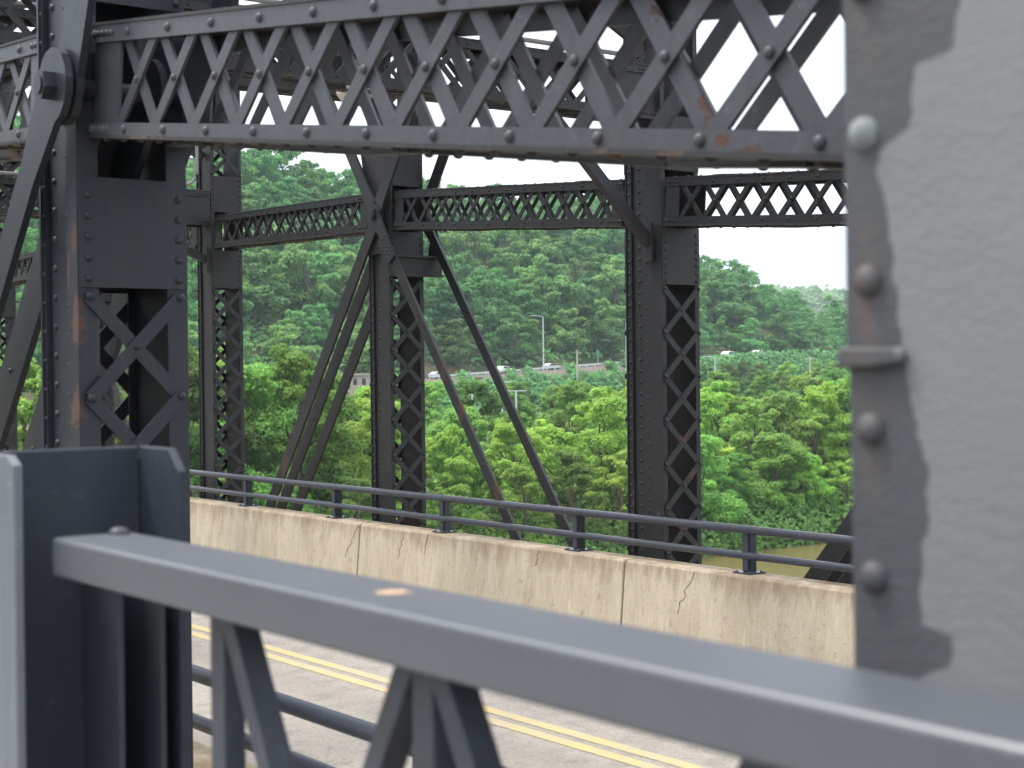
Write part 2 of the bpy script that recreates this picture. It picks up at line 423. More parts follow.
def leaf_mat(name, a, b, c3, hv=0.035, transl=0.45):
    t = NT(name)
    oi = t.n('ShaderNodeObjectInfo')
    P = t.pos((1, 1, 1), 'obj')
    n1 = t.noise(P, 0.55, 3, 0.5); n2 = t.noise(P, 6.0, 2, 0.6)
    c = t.mix(t.ramp(n1, [(0.35, BW(0)), (0.65, BW(1))]), a, b)
    c = t.mix(t.ramp(n2, [(0.5, BW(0)), (0.72, BW(0.8))]), c, c3)
    hs = t.n('ShaderNodeHueSaturation')
    rnd = oi.outputs['Random']
    t.l(t.math('ADD', 0.492 - hv / 2, t.math('MULTIPLY', rnd, hv)), hs.inputs['Hue'])
    wn_ = t.n('ShaderNodeTexWhiteNoise', noise_dimensions='1D'); t.l(rnd, wn_.inputs['W'])
    t.l(t.math('ADD', 0.64, t.math('MULTIPLY', wn_.outputs['Value'], 0.80)), hs.inputs['Value'])
    t.l(c, hs.inputs['Color'])
    d = t.n('ShaderNodeBsdfPrincipled'); t.l(hs.outputs['Color'], d.inputs['Base Color'])
    d.inputs['Roughness'].default_value = 0.6; d.inputs['Specular IOR Level'].default_value = 0.25
    tr = t.n('ShaderNodeBsdfTranslucent'); t.l(hs.outputs['Color'], tr.inputs['Color'])
    mx = t.n('ShaderNodeMixShader'); mx.inputs[0].default_value = transl
    t.l(d.outputs['BSDF'], mx.inputs[1]); t.l(tr.outputs['BSDF'], mx.inputs[2]); t.l(mx.outputs['Shader'], t.out.inputs['Surface'])
    return t.m
M_leafb = [leaf_mat('bright_leaves', (0.175, 0.36, 0.058), (0.27, 0.46, 0.078), (0.40, 0.56, 0.13)),
           leaf_mat('mid_leaves', (0.115, 0.275, 0.058), (0.19, 0.37, 0.074), (0.30, 0.48, 0.12)),
           leaf_mat('deep_leaves', (0.085, 0.20, 0.050), (0.145, 0.28, 0.060), (0.23, 0.36, 0.085))]
M_leafh = leaf_mat('hill_leaves', (0.055, 0.175, 0.068), (0.155, 0.345, 0.100), (0.32, 0.54, 0.15), 0.06)

# ------------------------------------------------------------------ terrain, river, far-bank road
YB = 103.0
def interp(x, xs, ys):
    return float(np.interp(x, xs, ys))
def y_road(x): return 236 + 0.2 * x
def z_road(x): return interp(x, [-400, 168, 254, 328, 420, 600, 900], [-3.5, -2.4, 1.4, 3.4, 4.0, 4.5, 5])
CX = [-600, 120, 176, 210, 238, 275, 325, 355, 380, 405, 430, 470, 505, 560, 900]
CZ = [50, 49, 48, 46, 42, 43, 46, 45, 28, 11, 3.6, 3.6, 3.6, 3.6, 4]
def terrain(x, y):
    yr, zr = y_road(x), z_road(x)
    if y < YB - 6: return -20.0
    if y < YB + 5: return -20.0 + (y - YB + 6) / 11 * 6.5
    if y < yr - 14: return -13.5 + (y - YB - 5) / (yr - 14 - YB - 5) * 4.5
    if y < yr - 5: return -9.0 + (zr - 0.1 + 9.0) * ((y - yr + 14) / 9) ** 0.8
    if y < yr + 7: return zr - 0.1
    zc = interp(x, CX, CZ); t = (y - yr - 7) / 100.0
    if t < 1: return zr - .1 + (max(zc, zr) - zr) * (t ** 0.85) * 1.0
    far = max(zc, zr) - max(0, t - 1) * 3.0
    return max(far, 3.0)
def make_terrain():
    xs = np.concatenate([np.linspace(-2600, -120, 22), np.linspace(-100, 560, 133), np.linspace(580, 900, 20), np.linspace(1000, 3600, 14)])
    ys = np.concatenate([np.linspace(90, 120, 13), np.linspace(125, 460, 112), np.linspace(480, 700, 12), np.linspace(800, 3600, 12)])
    rng = np.random.default_rng(3)
    vs = []
    for y in ys:
        for x in xs:
            vs.append((x, y, terrain(x, y) + (rng.normal() * 0.35 if y > 125 and abs(y - y_road(x)) > 9 else 0)))
    nx = len(xs)
    fs = [(j * nx + i, j * nx + i + 1, (j + 1) * nx + i + 1, (j + 1) * nx + i) for j in range(len(ys) - 1) for i in range(nx - 1)]
    b = MB(); b.add(vs, fs, True)
    tag(b.build('hillside', M_ground), kind='structure')
make_terrain()
b = MB(); b.box(-4000, 4000, -3000, 110, -17.6, -17.0)
tag(b.build('river', M_water), kind='structure')
b = MB(); b.box(-4000, 4000, -3000, 4000, -22, -21)
tag(b.build('ground', M_ground), kind='structure')
# distant hill
def make_distant():
    b = MB(); n = 60; vs = []; fs = []
    c = at_d(842, 300, 1500)
    for j in range(9):
        for i in range(n):
            x = 860 + i * 26; t = j / 8
            hgt = 66 * math.exp(-((x - c.x - 60) / 230.0) ** 2) + 30 * math.exp(-((x - 1700) / 300.0) ** 2) + 8
            vs.append((x, 950 + 240 * t, 2 + hgt * math.sin(math.pi * min(t * .62, .5))))
    for j in range(8):
        for i in range(n - 1): fs.append((j * n + i, j * n + i + 1, (j + 1) * n + i + 1, (j + 1) * n + i))
    b.add(vs, fs, True)
    tag(b.build('distant_hill', M_ground), kind='structure')
    return vs
DV = make_distant()
b = MB()
ps = [x for x in range(-400, 901, 20)]
for i in range(len(ps) - 1):
    x0, x1 = ps[i], ps[i + 1]
    b.add([(x0, y_road(x0) - 3.6, z_road(x0)), (x1, y_road(x1) - 3.6, z_road(x1)), (x1, y_road(x1) + 4.6, z_road(x1)), (x0, y_road(x0) + 4.6, z_road(x0))], [(0, 1, 2, 3)])
tag(b.build('riverside_road', M_asph), kind='structure')
# bare soil slope under the riverside road
b = MB()
ps = [x for x in range(120, 286, 4)]
rs = random.Random(4)
vs = []
for x in ps:
    vs += [(x, y_road(x) - 9.5, terrain(x, y_road(x) - 9.5) + .15), (x, y_road(x) - 7.6 + rs.uniform(-.6, .6), terrain(x, y_road(x) - 7.6) + .3 + rs.uniform(0, .3)), (x, y_road(x) - 4.5, terrain(x, y_road(x) - 4.5) + .12)]
fs = []
for i in range(len(ps) - 1):
    for k in range(2): fs.append((i * 3 + k, i * 3 + 3 + k, i * 3 + 4 + k, i * 3 + 1 + k))
b.add(vs, fs, True)
tag(b.build('soil_embankment', M_soil), kind='structure')

# ------------------------------------------------------------------ bridge floor
H_ROAD = -2.35
b = MB(); b.box(2.7, 9.62, -12, 60, H_ROAD - 0.5, H_ROAD)
tag(b.build('road', M_road), kind='structure')
b = MB()
b.box(6.29, 6.395, -12, 60, H_ROAD + .001, H_ROAD + .005)
b.box(6.105, 6.21, -12, 60, H_ROAD + .001, H_ROAD + .005)
tag(b.build('road_markings', M_yellow), kind='structure')
b = MB(); b.box(-2.0, 1.22, -12, 60, -1.85, -1.6)
tag(b.build('footway', M_concfoot), kind='structure')

# ------------------------------------------------------------------ trusses
PANEL = 4.54
def uc(k): return 10.785 + (1 - k) * -PANEL
def uck(k): return 10.785 + (k - 1) * PANEL
ZC = {-2: -0.5, -1: .583, 0: 1.208, 1: 1.54, 2: 1.86, 3: 1.95, 4: 1.96, 5: 1.86, 6: 1.6, 7: 1.3}
HB = 0.44
ZTOP, ZBOT = 8.4, -4.25
HW = 0.265            # half length of a post along the bridge

def eyebar_outline(L, w, r, heads=(True, True)):
    pts = []
    def head(x, sgn):
        out = []
        for i in range(13):
            a = math.radians(-128 + 256 * i / 12)
            out.append((x + sgn * r * math.cos(a), sgn * r * math.sin(a)))
        return out
    # right end
    rt = head(L, 1) if heads[1] else [(L, -w / 2), (L, w / 2)]
    lf = head(0, -1) if heads[0] else [(0, w / 2), (0, -w / 2)]
    nl = 2.8 * r
    p = []
    if heads[0]: p += [(nl, -w / 2)]
    if heads[1]: p += [(L - nl, -w / 2)]
    p += rt
    if heads[1]: p += [(L - nl, w / 2)]
    if heads[0]: p += [(nl, w / 2)]
    p += lf
    return p

def eyebar(parent, v, p0, p1, w, t, r, mat, heads=(True, False), laced=False):
    """bar in the plane x = v from p0 to p1, both (u, z)"""
    a = V((v, p0[0], p0[1])); c = V((v, p1[0], p1[1])); d = c - a; L = d.length; d.normalize()
    n = V((1, 0, 0)); ay = n.cross(d)
    b = MB(); b.plate(eyebar_outline(L, w, r, heads), a, d, ay, n, t)
    # a few rivet heads along the bar
    for i in range(3, int(L / .5)):
        b.rivet(a + d * (i * .5) - n * (t / 2), -n, .014, 6)
    return b.build('eyebar', mat, parent)

def hex_pin(parent, v0, v1, u, z, r, mat):
    b = MB()
    hexa = [(r * math.cos(math.radians(60 * i + 12)), r * math.sin(math.radians(60 * i + 12))) for i in range(6)]
    circ = [(r * .62 * math.cos(2 * math.pi * i / 18), r * .62 * math.sin(2 * math.pi * i / 18)) for i in range(18)]
    b.plate(hexa, (v0 + .025, u, z), (0, 1, 0), (0, 0, 1), (1, 0, 0), .05)
    b.plate(circ, ((v0 + v1) / 2, u, z), (0, 1, 0), (0, 0, 1), (1, 0, 0), v1 - v0 + .016)
    b.plate(hexa, (v1 - .045, u, z), (0, 1, 0), (0, 0, 1), (1, 0, 0), .085)
    return b.build('pin', mat, parent)

def post(parent, k, v0, v1, mat, near):
    u0, u1 = ((1.0, 1.41) if k == -1 else (uck(k) - .275, uck(k) + .135)) if near else (uck(k) - (.235 if k == 1 else .175), uck(k) + HW)
    LG = .088 if near else .052
    wp, wd = (.105, .035) if near else (.19, .035)
    zc = ZC[k]
    rp = 0.075 if near else 0.095
    rr = 0.016 if near else 0.017
    b = MB()
    t = .02
    # two webs lying along the bridge, set in between their edge angles
    b.box(v0 + wd, v0 + wd + t, u0 + .016, u1 - .016, ZBOT, ZTOP)
    b.box(v1 - wd - t, v1 - wd, u0 + .016, u1 - .016, ZBOT, ZTOP)
    for uu, s in ((u0, 1), (u1, -1)):
        ua, ub = (uu, uu + .016) if s == 1 else (uu - .016, uu)
        b.box(v0, v0 + LG, ua, ub, ZBOT, ZTOP)
        b.box(v1 - LG, v1, ua, ub, ZBOT, ZTOP)
    # outer legs: a wide plate at the near edge and a narrow one at the other
    for (vf, sgn) in ((v0, 1), (v1, -1)):
        for (ya, yb, dp) in ((u0 + .0161, u0 + wp, 0.0), (u1 - (.035 if near else .075), u1 - .0161, 0.012)):
            va, vb = (vf + dp, vf + wd - .003) if sgn == 1 else (vf - wd + .003, vf - dp)
            b.box(min(va, vb), max(va, vb), ya, yb, ZBOT, ZTOP)
        ya, yb = u0 + wp, u0 + wp + .05
        va, vb = (vf + .015, vf + wd - .001) if sgn == 1 else (vf - wd + .001, vf - .015)
        b.box(va, vb, ya, yb, ZBOT, ZTOP)
    z = -3.2
    n = 0
    while z < 4.5:
        b.rivet((v0 + .015, u0 + wp + .025, z), (-1, 0, 0), rr * .8, 6)
        b.rivet((v0 + .012, u1 - (.018 if near else .045), z + .02), (-1, 0, 0), rr if not near else .011, 6)
        b.rivet((v0 + wd, u1 - (.085 if near else .16), z + .04), (-1, 0, 0), rr, 6)
        z += rp * (1.6 if near else 1.1)
    o = b.build('post', mat, parent)
    # added plate that blocks the sky and darkens the cavity behind the beam seats
    q = MB(); q.box(v0 + .10, v1 - .10, u1 - .045, u1 - .03, zc - HB / 2 - .17, zc + HB / 2 + .1); q.build('cavity_shade_plate', M_dark, o)
    # batten plates
    zb0, zb1 = zc - HB / 2 - .20 - .44, zc - HB / 2 - .20
    if not near: zb0, zb1 = zc - HB / 2 - .55, zc - HB / 2 - .03
    zt0, zt1 = zc + HB / 2 + .06, zc + HB / 2 + .56
    for (za, zb) in ((zb0, zb1), (zt0, zt1)):
        for face in (0, 1):
            q = MB()
            yy = (u0 - .012, u0 - .0005) if face == 0 else (u1 + .0005, u1 + .012)
            q.box(v0 + .004, v1 - .004, yy[0], yy[1], za, zb)
            nn = (0, -1, 0) if face == 0 else (0, 1, 0); yf = yy[0] if face == 0 else yy[1]
            zz = za + .035
            while zz < zb - .02:
                for vv in (v0 + .042, v1 - .042): q.rivet((vv, yf, zz), nn, rr, 8 if near else 6)
                zz += .083 if near else .07
            q.build('batten_plate', mat, o)
    # lacing bars
    pitch = 0.405
    for face in (0, 1):
        q = MB()
        yf = u0 if face == 0 else u1; s = -1 if face == 0 else 1
        nn = V((0, s, 0))
        va, vb = (v0 + .042, v1 - .042) if near else (v0 + .022, v1 - .03)
        def lace(zs, ze, dirn):
            z = zs
            while (z - ze) * dirn < -pitch * .6:
                z2 = z + pitch * dirn
                q.bar((va, yf + s * .0065, z), (vb, yf + s * .0065, z2), .056, .012, nn)
                q.bar((vb, yf + s * .0190, z), (va, yf + s * .0190, z2), .056, .012, nn)
                zm = (z + z2) / 2
                q.rivet(((va + vb) / 2, yf + s * .025, zm), nn, rr, 8)
                for vv in (va, vb): q.rivet((vv, yf + s * .025, z), nn, rr * 1.15, 8)
                z = z2
        lace(zb0 - .035, -4.2, -1); q.build('lacing', mat, o)
        q = MB(); lace(zt1 + .035, 8.2, 1); q.build('lacing', mat, o)
    return o

def lattice_beam(parent, name, A, B, h, d, side, mat, fmat, pitch=.321, endplate=.16, endplate2=None, bw=.052, near=False, rr=.014, both=True):
    """A,B: end points of the centre line on the FRONT plane; side: unit vector to the rear plane"""
    A, B, side = V(A), V(B), V(side).normalized()
    L = (B - A).length; e = (B - A).normalized(); up = V((0, 0, 1)); up = (up - e * up.dot(e)).normalized()
    fl = .065 if near else .07
    b = MB()
    def P(s_, y, w): return A + e * s_ + up * y + side * w
    rear = d
    for w, out in ((0, -1), (rear, 1)):
        for sg in (1, -1):
            yc_ = sg * (h / 2 - fl / 2 - .012)
            # upright leg
            f2 = fl * (.74 if near and sg < 0 else 1); yc_ = sg * (h / 2 - f2 / 2 - .012)
            b.obox(P(L / 2, yc_, w + out * .007), e * (L / 2), up * (f2 / 2), side * .007)
            n = max(2, int(L / (pitch)))
            for i in range(n + 1):
                s_ = min(L - .03, max(.03, i * L / n))
                b.rivet(P(s_, yc_, w + out * .014), side * out, rr * (1.25 if near else 1), 8)
            for i in range(5):
                b.rivet(P(.02 + i * .042, yc_, w + out * .014), side * out, rr, 6)
                b.rivet(P(L - .02 - i * .042, yc_, w + out * .014), side * out, rr, 6)
    o = b.build(name, mat, parent)
    # level legs / cover plates, weathered along their edges
    for sg in (1, -1):
        q = MB()
        for w0, w1 in ((-.02, .085), (rear - .085, rear + .02)):
            q.obox(P(L / 2, sg * (h / 2 - .006), (w0 + w1) / 2), e * (L / 2), up * .006, side * ((w1 - w0) / 2))
            n = int(L / .16)
            for i in range(n):
                q.rivet(P((i + .5) * L / n, sg * h / 2, w0 + .05), up * sg, rr * 1.1, 6)
        # lacing under / over the box
        n = int(L / (pitch * 2))
        for i in range(n):
            s0 = i * L / n; s1 = (i + 1) * L / n
            q.bar(P(s0, sg * (h / 2 + .0065), .05 if i % 2 else rear - .05), P(s1, sg * (h / 2 + .0065), rear - .05 if i % 2 else .05), .055, .012, up)
        q.build('flange', fmat, o)
    for w, out in (((0, 1), (rear, -1)) if both else ((0, 1),)):
        q = MB()
        ep2 = endplate if endplate2 is None else endplate2; yA = h / 2 - fl * .55
        n = max(3, round((L - ep2 - endplate) / pitch)); pp = (L - ep2 - endplate) / n
        for i in range(n):
            sa, sb = endplate + i * pp, endplate + (i + 1) * pp
            q.bar(P(sa, yA, w + out * .0065), P(sb, -yA, w + out * .0065), bw, .012, side)
            q.bar(P(sa, -yA, w + out * .020), P(sb, yA, w + out * .020), bw, .012, side)
            q.rivet(P((sa + sb) / 2, 0, w + out * .0005), -side * out, rr * 1.1, 8)
        q.build('lattice', mat, o)
        for sa, sb in ((0, endplate), (L - ep2, L)):
            q = MB(); q.obox(P((sa + sb) / 2, 0, w + out * .007), e * ((sb - sa) / 2), up * (h / 2 - .014), side * .006)
            q.build('end_plate', mat, o)
    return o

# far truss
far = empty('bridge_truss', (9.7, uck(1), 0))
tag(far, 'far dark riveted steel truss rising behind the concrete barrier across the road', 'bridge truss')
near = empty('bridge_truss', (2.36, uck(0), 0))
tag(near, 'near dark steel truss with big pinned eyebar and large lattice beam', 'bridge truss')
bpy.context.view_layer.update()
class Rel:
    pass
def place_under(parent):
    pass

FV0, FV1 = 9.7, 10.17
NV0, NV1 = 2.36, 2.83
for k in range(-1, 6): post(far, k, FV0, FV1, M_far, False)
for k in range(-1, 5): post(near, k, NV0, NV1, M_near, True)
for k in range(-1, 6):
    a, c = uck(k) + HW + .02, uck(k + 1) - HW - .03
    if k + 1 > 5: continue
    sl = (ZC[k + 1] - ZC[k]) / PANEL
    lattice_beam(far, 'lattice_beam', (FV0 + .005, a, ZC[k] + sl * (HW + .02)), (FV0 + .005, c, ZC[k + 1] - sl * (HW + .03)), HB, .34, (1, 0, 0), M_far, M_flange, .30, .17, .17, .045)
for k in range(-1, 4):
    a, c = (1.43 if k == -1 else uck(k) + .17), uck(k + 1) - HW - .03
    sl = (ZC[k + 1] - ZC[k]) / PANEL
    LL = math.hypot(c - a, sl * (c - a)); e1 = .10 + (LL - .35) % .327
    lattice_beam(near, 'lattice_beam', (NV0 + .07, a, ZC[k] + sl * (a - uck(k))), (NV0 + .07, c, ZC[k + 1] - sl * (HW + .03)), .447, .40, (1, 0, 0), M_beam, M_flange, .327, e1, .25, .052, True)

# eyebars and pins
def web(parent, v0, v1, mat, pins, near):
    for k, dirs in pins.items():
        zp = ZC[k] - (.075 if near else .05)
        u = uck(k) - (.03 if not near else .285)
        hex_pin(parent, v0 - (.15 if near else .15), v1 + .18, u, zp, .062 if near else .075, mat)
        for (dk, updn) in dirs:
            ue = uck(k + dk); ze = -4.2 if updn < 0 else 8.3
            wide = .15 if dk > 0 else .12
            off = (.055, .055) if dk > 0 else (.105, .105)
            if updn > 0: off = (.085, .085); wide = .16
            if near: wide = .165; off = (.085, .03) if updn < 0 else (.04, .075)
            elif dk > 0 and updn < 0: wide = .17; off = (.055, -.10)
            eyebar(parent, v0 - off[0], (u, zp), (ue, ze), wide, .03, .15 if near else .12, mat)
            if not near and dk > 0 and updn < 0: eyebar(parent, v0 + .12, (u, zp), (ue, ze), wide, .03, .12, mat)
            if near and k == 0 and updn < 0: [eyebar(parent, v0 + q_, (u, zp), (ue, ze), .21, .03, .15, mat) for q_ in (.09, .31)]
            eyebar(parent, v1 + off[1], (u, zp), (ue, ze), wide, .03, .15 if near else .12, mat)
web(far, FV0, FV1, M_eye, {0: [(1, -1), (-1, 1)], 2: [(1, -1), (-1, -1), (-1, 1), (1, 1)], 4: [(1, -1), (-1, -1), (-1, 1)]}, False)
web(near, NV0, NV1, M_near, {0: [(1, -1), (-1, 1)], 2: [(1, -1), (-1, -1), (1, 1), (-1, 1)]}, True)

# spreader between the two eyebar planes under the far middle pin, and pin plates
b = MB()
uu = uck(2) - .175 - .10
zz = ZC[2] - HB / 2
b.box(9.62, 10.36, uu - .05, uu + .05, zz - .55, zz - .525)
b.box(9.62, 10.36, uu - .06, uu + .06, zz - .33, zz - .305)
b.box(9.62, 10.36, uu - .01, uu + .01, zz - .525, zz - .33)
b.plate([(-.14, -.28), (.14, -.28), (.05, .02), (-.05, .02)], (10.32, uck(2) - .2, zz - .02), (0, 1, 0), (0, 0, 1), (1, 0, 0), .02)
b.build('spreader', M_far, far)
# riveted tie plate on the slanting eyebar just below the pin
pu, pz = uck(2) - .03, ZC[2] - .05
dv = V((0, -PANEL + .03, -4.2 - pz)).normalized(); dn = V((1, 0, 0)).cross(dv)
b = MB(); o_ = V((9.56, pu, pz)) + dv * .52
b.plate([(-.17, -.10), (.17, -.10), (.17, .10), (-.17, .10)], o_, dv, dn, (1, 0, 0), .016)
for i in range(6):
    for j in range(3): b.rivet(o_ + dv * (-.14 + .056 * i) + dn * (-.065 + .065 * j) + V((-.008, 0, 0)), (-1, 0, 0), .014, 6)
b.build('tie_plate', M_eye, far)
for k in (2,):
    b = MB()
    b.plate([(-.24, -.5), (.2, -.5), (.24, .1), (.30, .75), (-.40, .75), (-.24, .1)], (FV0 - .012, uck(k), ZC[k]), (0, -1, 0), (0, 0, 1), (1, 0, 0), .02)
    for i in range(9):
        for y in (-.2, .17): b.rivet((FV0 - .023, uck(k) - y, ZC[k] - .45 + i * .1), (-1, 0, 0), .016, 6)
    b.build('pin_plate', M_far, far)
# chords
for par, v0, v1 in ((far, FV0, FV1), (near, NV0, NV1)):
    b = MB()
    b.box(v0 - .05, v1 + .05, uck(-1) - 1, uck(5), 8.2, 8.7)
    b.build('upper_chord', M_dark, par)
    b = MB()
    b.box(v0 - .1, v0 - .06, uck(-1) - 1, uck(5), -4.3, -4.1); b.box(v1 + .06, v1 + .1, uck(-1) - 1, uck(5), -4.3, -4.1)
    b.build('lower_chord', M_dark, par)
    b = MB()
    for k in range(-1, 6): b.box(v0 + .1, v1 - .1, uck(k) - .12, uck(k) + .12, -3.9, -3.0)
    b.build('floor_beam_hanger', M_dark, par)

# sway struts above the road
def sway(k, label, z0=2.52, h=.49):
    o = empty('overhead_strut', (6.2, uck(k), z0))
    tag(o, label, 'cross strut', 'lattice cross struts over the road')
    bm = lattice_beam(o, 'lattice_beam', (2.95, uck(k) - .19, z0), (9.68, uck(k) - .19, z0), h, .34, (0, 1, 0), M_far, M_flange, .40, .55, .55, .05)
    for s, v in (((1, 9.66), (-1, 2.92)) if k % 2 else ()):
        b = MB(); b.bar((v, uck(k) - .10, ZC[k] - .38), (v - s * 1.15, uck(k) - .10, z0 - h / 2 - .02), .10, .08, (0, 1, 0))
        b.bar((v - s * .012, uck(k) - .10, ZC[k] - .20), (v - s * .012, uck(k) - .10, ZC[k] - .56), .14, .02, (1, 0, 0))
        b.build('knee_brace', M_eye, o)
    b = MB()
    y = uck(k) - .24
    pts = [(4.0, y, z0 + h / 2 + .05), (9.25, y, z0 + h / 2 + .05)]
    for i in range(7):
        a = math.pi / 2 * i / 6
        pts.append((9.25 + .22 * math.sin(a), y, z0 + h / 2 + .05 + .22 * (1 - math.cos(a))))
    pts.append((9.47, y, 4.6))
    b.tube(pts, .022, 8)
    b.build('conduit', M_conduit, o)
    # upper X panel of the sway frame
    b = MB()
    b.bar((2.95, uck(k), 6.3), (9.68, uck(k), 3.0), .12, .05, (0, 1, 0)); b.bar((9.68, uck(k) + .06, 6.3), (2.95, uck(k) + .06, 3.0), .12, .05, (0, 1, 0))
    b.build('cross_brace', M_far, o)
    b = MB(); b.box(2.9, 9.7, uck(k) - .2, uck(k) + .2, 8.2, 8.6)
    b.build('top_strut', M_dark, o)
    return o
sway(0, 'cross strut over the road nearest the pale patched column')
sway(1, 'lattice cross strut running to the wide post at right of the far truss')
sway(2, 'lattice cross strut over the road at the far truss post with crossing eyebars', 3.35)
sway(3, 'lattice cross strut at the far post beside the near post', 2.28, .47)
sway(4, 'farthest visible lattice cross strut over the road, deep in the truss', 3.2)

# street lamp hung under the bracing
lp = at_y(355, 80, 11.0)
o = empty('hanging_lamp', lp)
tag(o, 'pale bowl lamp hanging above the road, glimpsed through the lattice beam', 'lamp')
b = MB(); b.plate([(-.07, .10), (.07, .10), (.12, 0), (.13, -.12), (.06, -.19), (-.06, -.19), (-.13, -.12), (-.12, 0)], lp, (1, 0, 0), (0, 0, 1), (0, 1, 0), .2); b.build('lamp_bowl', M_lampglass, o, .02)
b = MB(); b.tube([lp + V((0, 0, .1)), lp + V((0, 0, .25))], .10, 12); b.tube([lp + V((0, 0, .25)), lp + V((0, 0, 2.3)), V((2.95, lp.y, lp.z + 2.6))], .025, 8); b.build('lamp_arm', M_conduit, o)

# ------------------------------------------------------------------ barriers and guard rails
def barrier(name, v, s, label, joints, cracks):
    """v: x of the top road-side edge; s=-1 road lies at smaller x, +1 at larger x"""
    zt = -1.722
    prof = [(0, zt), (s * .03, zt - .015), (s * .085, zt - .605), (s * .10, zt - .62), (s * .28, H_ROAD - .02), (-s * .26, H_ROAD - .02), (-s * .25, zt)]
    o = empty(name, (v, 15, H_ROAD)); tag(o, label, 'barrier')
    ys = [-12] + joints + [60]
    for i in range(len(ys) - 1):
        b = MB()
        y0, y1 = ys[i] + .012, ys[i + 1] - .012
        b.plate([(p, z) for p, z in prof], (v, (y0 + y1) / 2, 0), (1, 0, 0), (0, 0, 1), (0, 1, 0), y1 - y0)
        b.build('concrete_section', M_conc, o, .02)
    for y in joints:
        b = MB(); b.plate([(p * .93 - s * .012, z - .015 if z > -2 else z) for p, z in prof], (v, y, 0), (1, 0, 0), (0, 0, 1), (0, 1, 0), .03)
        b.build('joint_filler', M_crack, o)
    if cracks:
        b = MB(); r = random.Random(5)
        for y, dep, lean in cracks:
            pts = []; n = 11
            for i in range(n + 1):
                z = zt - .02 - min(dep, .38) * i / n
                x = v + s * (.03 + .055 * (zt - .015 - z) / .59)
                pts.append(V((x + s * .0015, y + lean * i / n + r.uniform(-.022, .022), z)))
            for i in range(n): b.bar(pts[i], pts[i + 1], .008 * r.uniform(.3, 1.1), .003, (s, 0, 0))
        b.build('crack', M_crack, o)
    return o
J = [at_x(627, 575, 9.3).y + PANEL * 1.0 * i for i in (-1, 0, 1, 2, 3, 4)]
ck = [(at_x(359, 535, 9.27).y, .44, .25), (at_x(404, 560, 9.27).y, .3, .06), (at_x(428, 562, 9.27).y, .22, .04), (at_x(540, 580, 9.27).y, .16, .05), (at_x(694, 600, 9.27).y, .4, .18)]
barrier('concrete_barrier', 9.3, -1, 'far tan stained concrete barrier below the far truss', J, ck)
barrier('concrete_barrier', 3.2, 1, 'near concrete barrier along the near road edge under the dark double rail', [4.0, 8.5, 13, 17.5], None)

def guard(v, y_first, n, label, y0, y1):
    o = empty('guard_rail', (v, y_first, -1.722)); tag(o, label, 'guard rail', 'double pipe rails on the barriers')
    b = MB(); b.tube([(v, y0, -1.355), (v, y1, -1.355)], .036, 12); b.build('top_rail', M_pipe, o)
    b = MB(); b.tube([(v, y0, -1.573), (v, y1, -1.573)], .032, 12); b.build('lower_rail', M_pipe, o)
    for i in range(n):
        y = y_first + i * 2.24
        b = MB(); b.box(v + .01, v + .075, y - .045, y + .045, -1.712, -1.375)
        b.box(v - .014, v + .009, y - .03, y + .03, -1.70, -1.39)
        p = b.build('post', M_pipe, o)
        b = MB(); b.box(v - .06, v + .13, y - .10, y + .10, -1.7215, -1.7085)
        for dx in (-.035, .105):
            for dy in (-.075, .075): b.rivet((v + dx, y + dy, -1.7085), (0, 0, 1), .016, 6)
        b.build('base_plate', M_pipe, p)
    return o
guard(9.40, 9.22 - 2.24 * 2, 14, 'far double pipe rail on posts atop the far concrete barrier', -8, 40)
guard(3.09, at_x(427, 745, 3.12).y - 2.24, 8, 'near dark double rail along the near side of the road, below the footway railing', -8, 40)

# ------------------------------------------------------------------ foreground: footway railing, end post, column
rl = empty('footway_railing', (1.02, 1.5, -1.6))
tag(rl, 'dark blue grey steel footway railing with flat top bar and braced uprights, close in front', 'railing')
b = MB(); b.box(.95, 1.092, -1.5, 2.535, -.335, -.270); b.build('top_rail', M_rail, rl, .008)
b = MB(); b.rivet((1.055, 2.50, -.272), (0, 0, 1), .020, 14); b.build('bolt', M_brace, rl)
b = MB(); b.box(.98, 1.06, -1.5, 2.535, -1.52, -1.46); b.build('bottom_rail', M_rail, rl, .004)
ups = [2.035, 1.507] + [.935 - .55 * i for i in range(0, 5)]
for y in ups:
    b = MB(); b.box(1.003, 1.037, y - .022, y + .022, -1.46, -.336); b.build('upright', M_brace, rl, .003)
for i in range(len(ups) - 1):
    ya, yb = ups[i], ups[i + 1]; ym = (ya + yb) / 2 
    for (yt, sg) in ((ya, -1), (yb, 1)):
        zt = -.337; yl = yt + sg * .30; zl = -.337 - .30 * 1.62
        b = MB(); b.bar((1.02, yt + sg * .03, zt + .0), (1.02, yl, zl), .034, .04, (1, 0, 0)); b.build('brace', M_brace, rl, .003)
    b = MB(); b.box(.995, 1.045, ya - .30 - .03 if False else ym - .06, ym + .06, -.90, -.80); 
    b.bar((1.02, ym, -.80), (1.02, ym, -1.46), .034, .034, (1, 0, 0)); b.build('stem', M_brace, rl, .003)

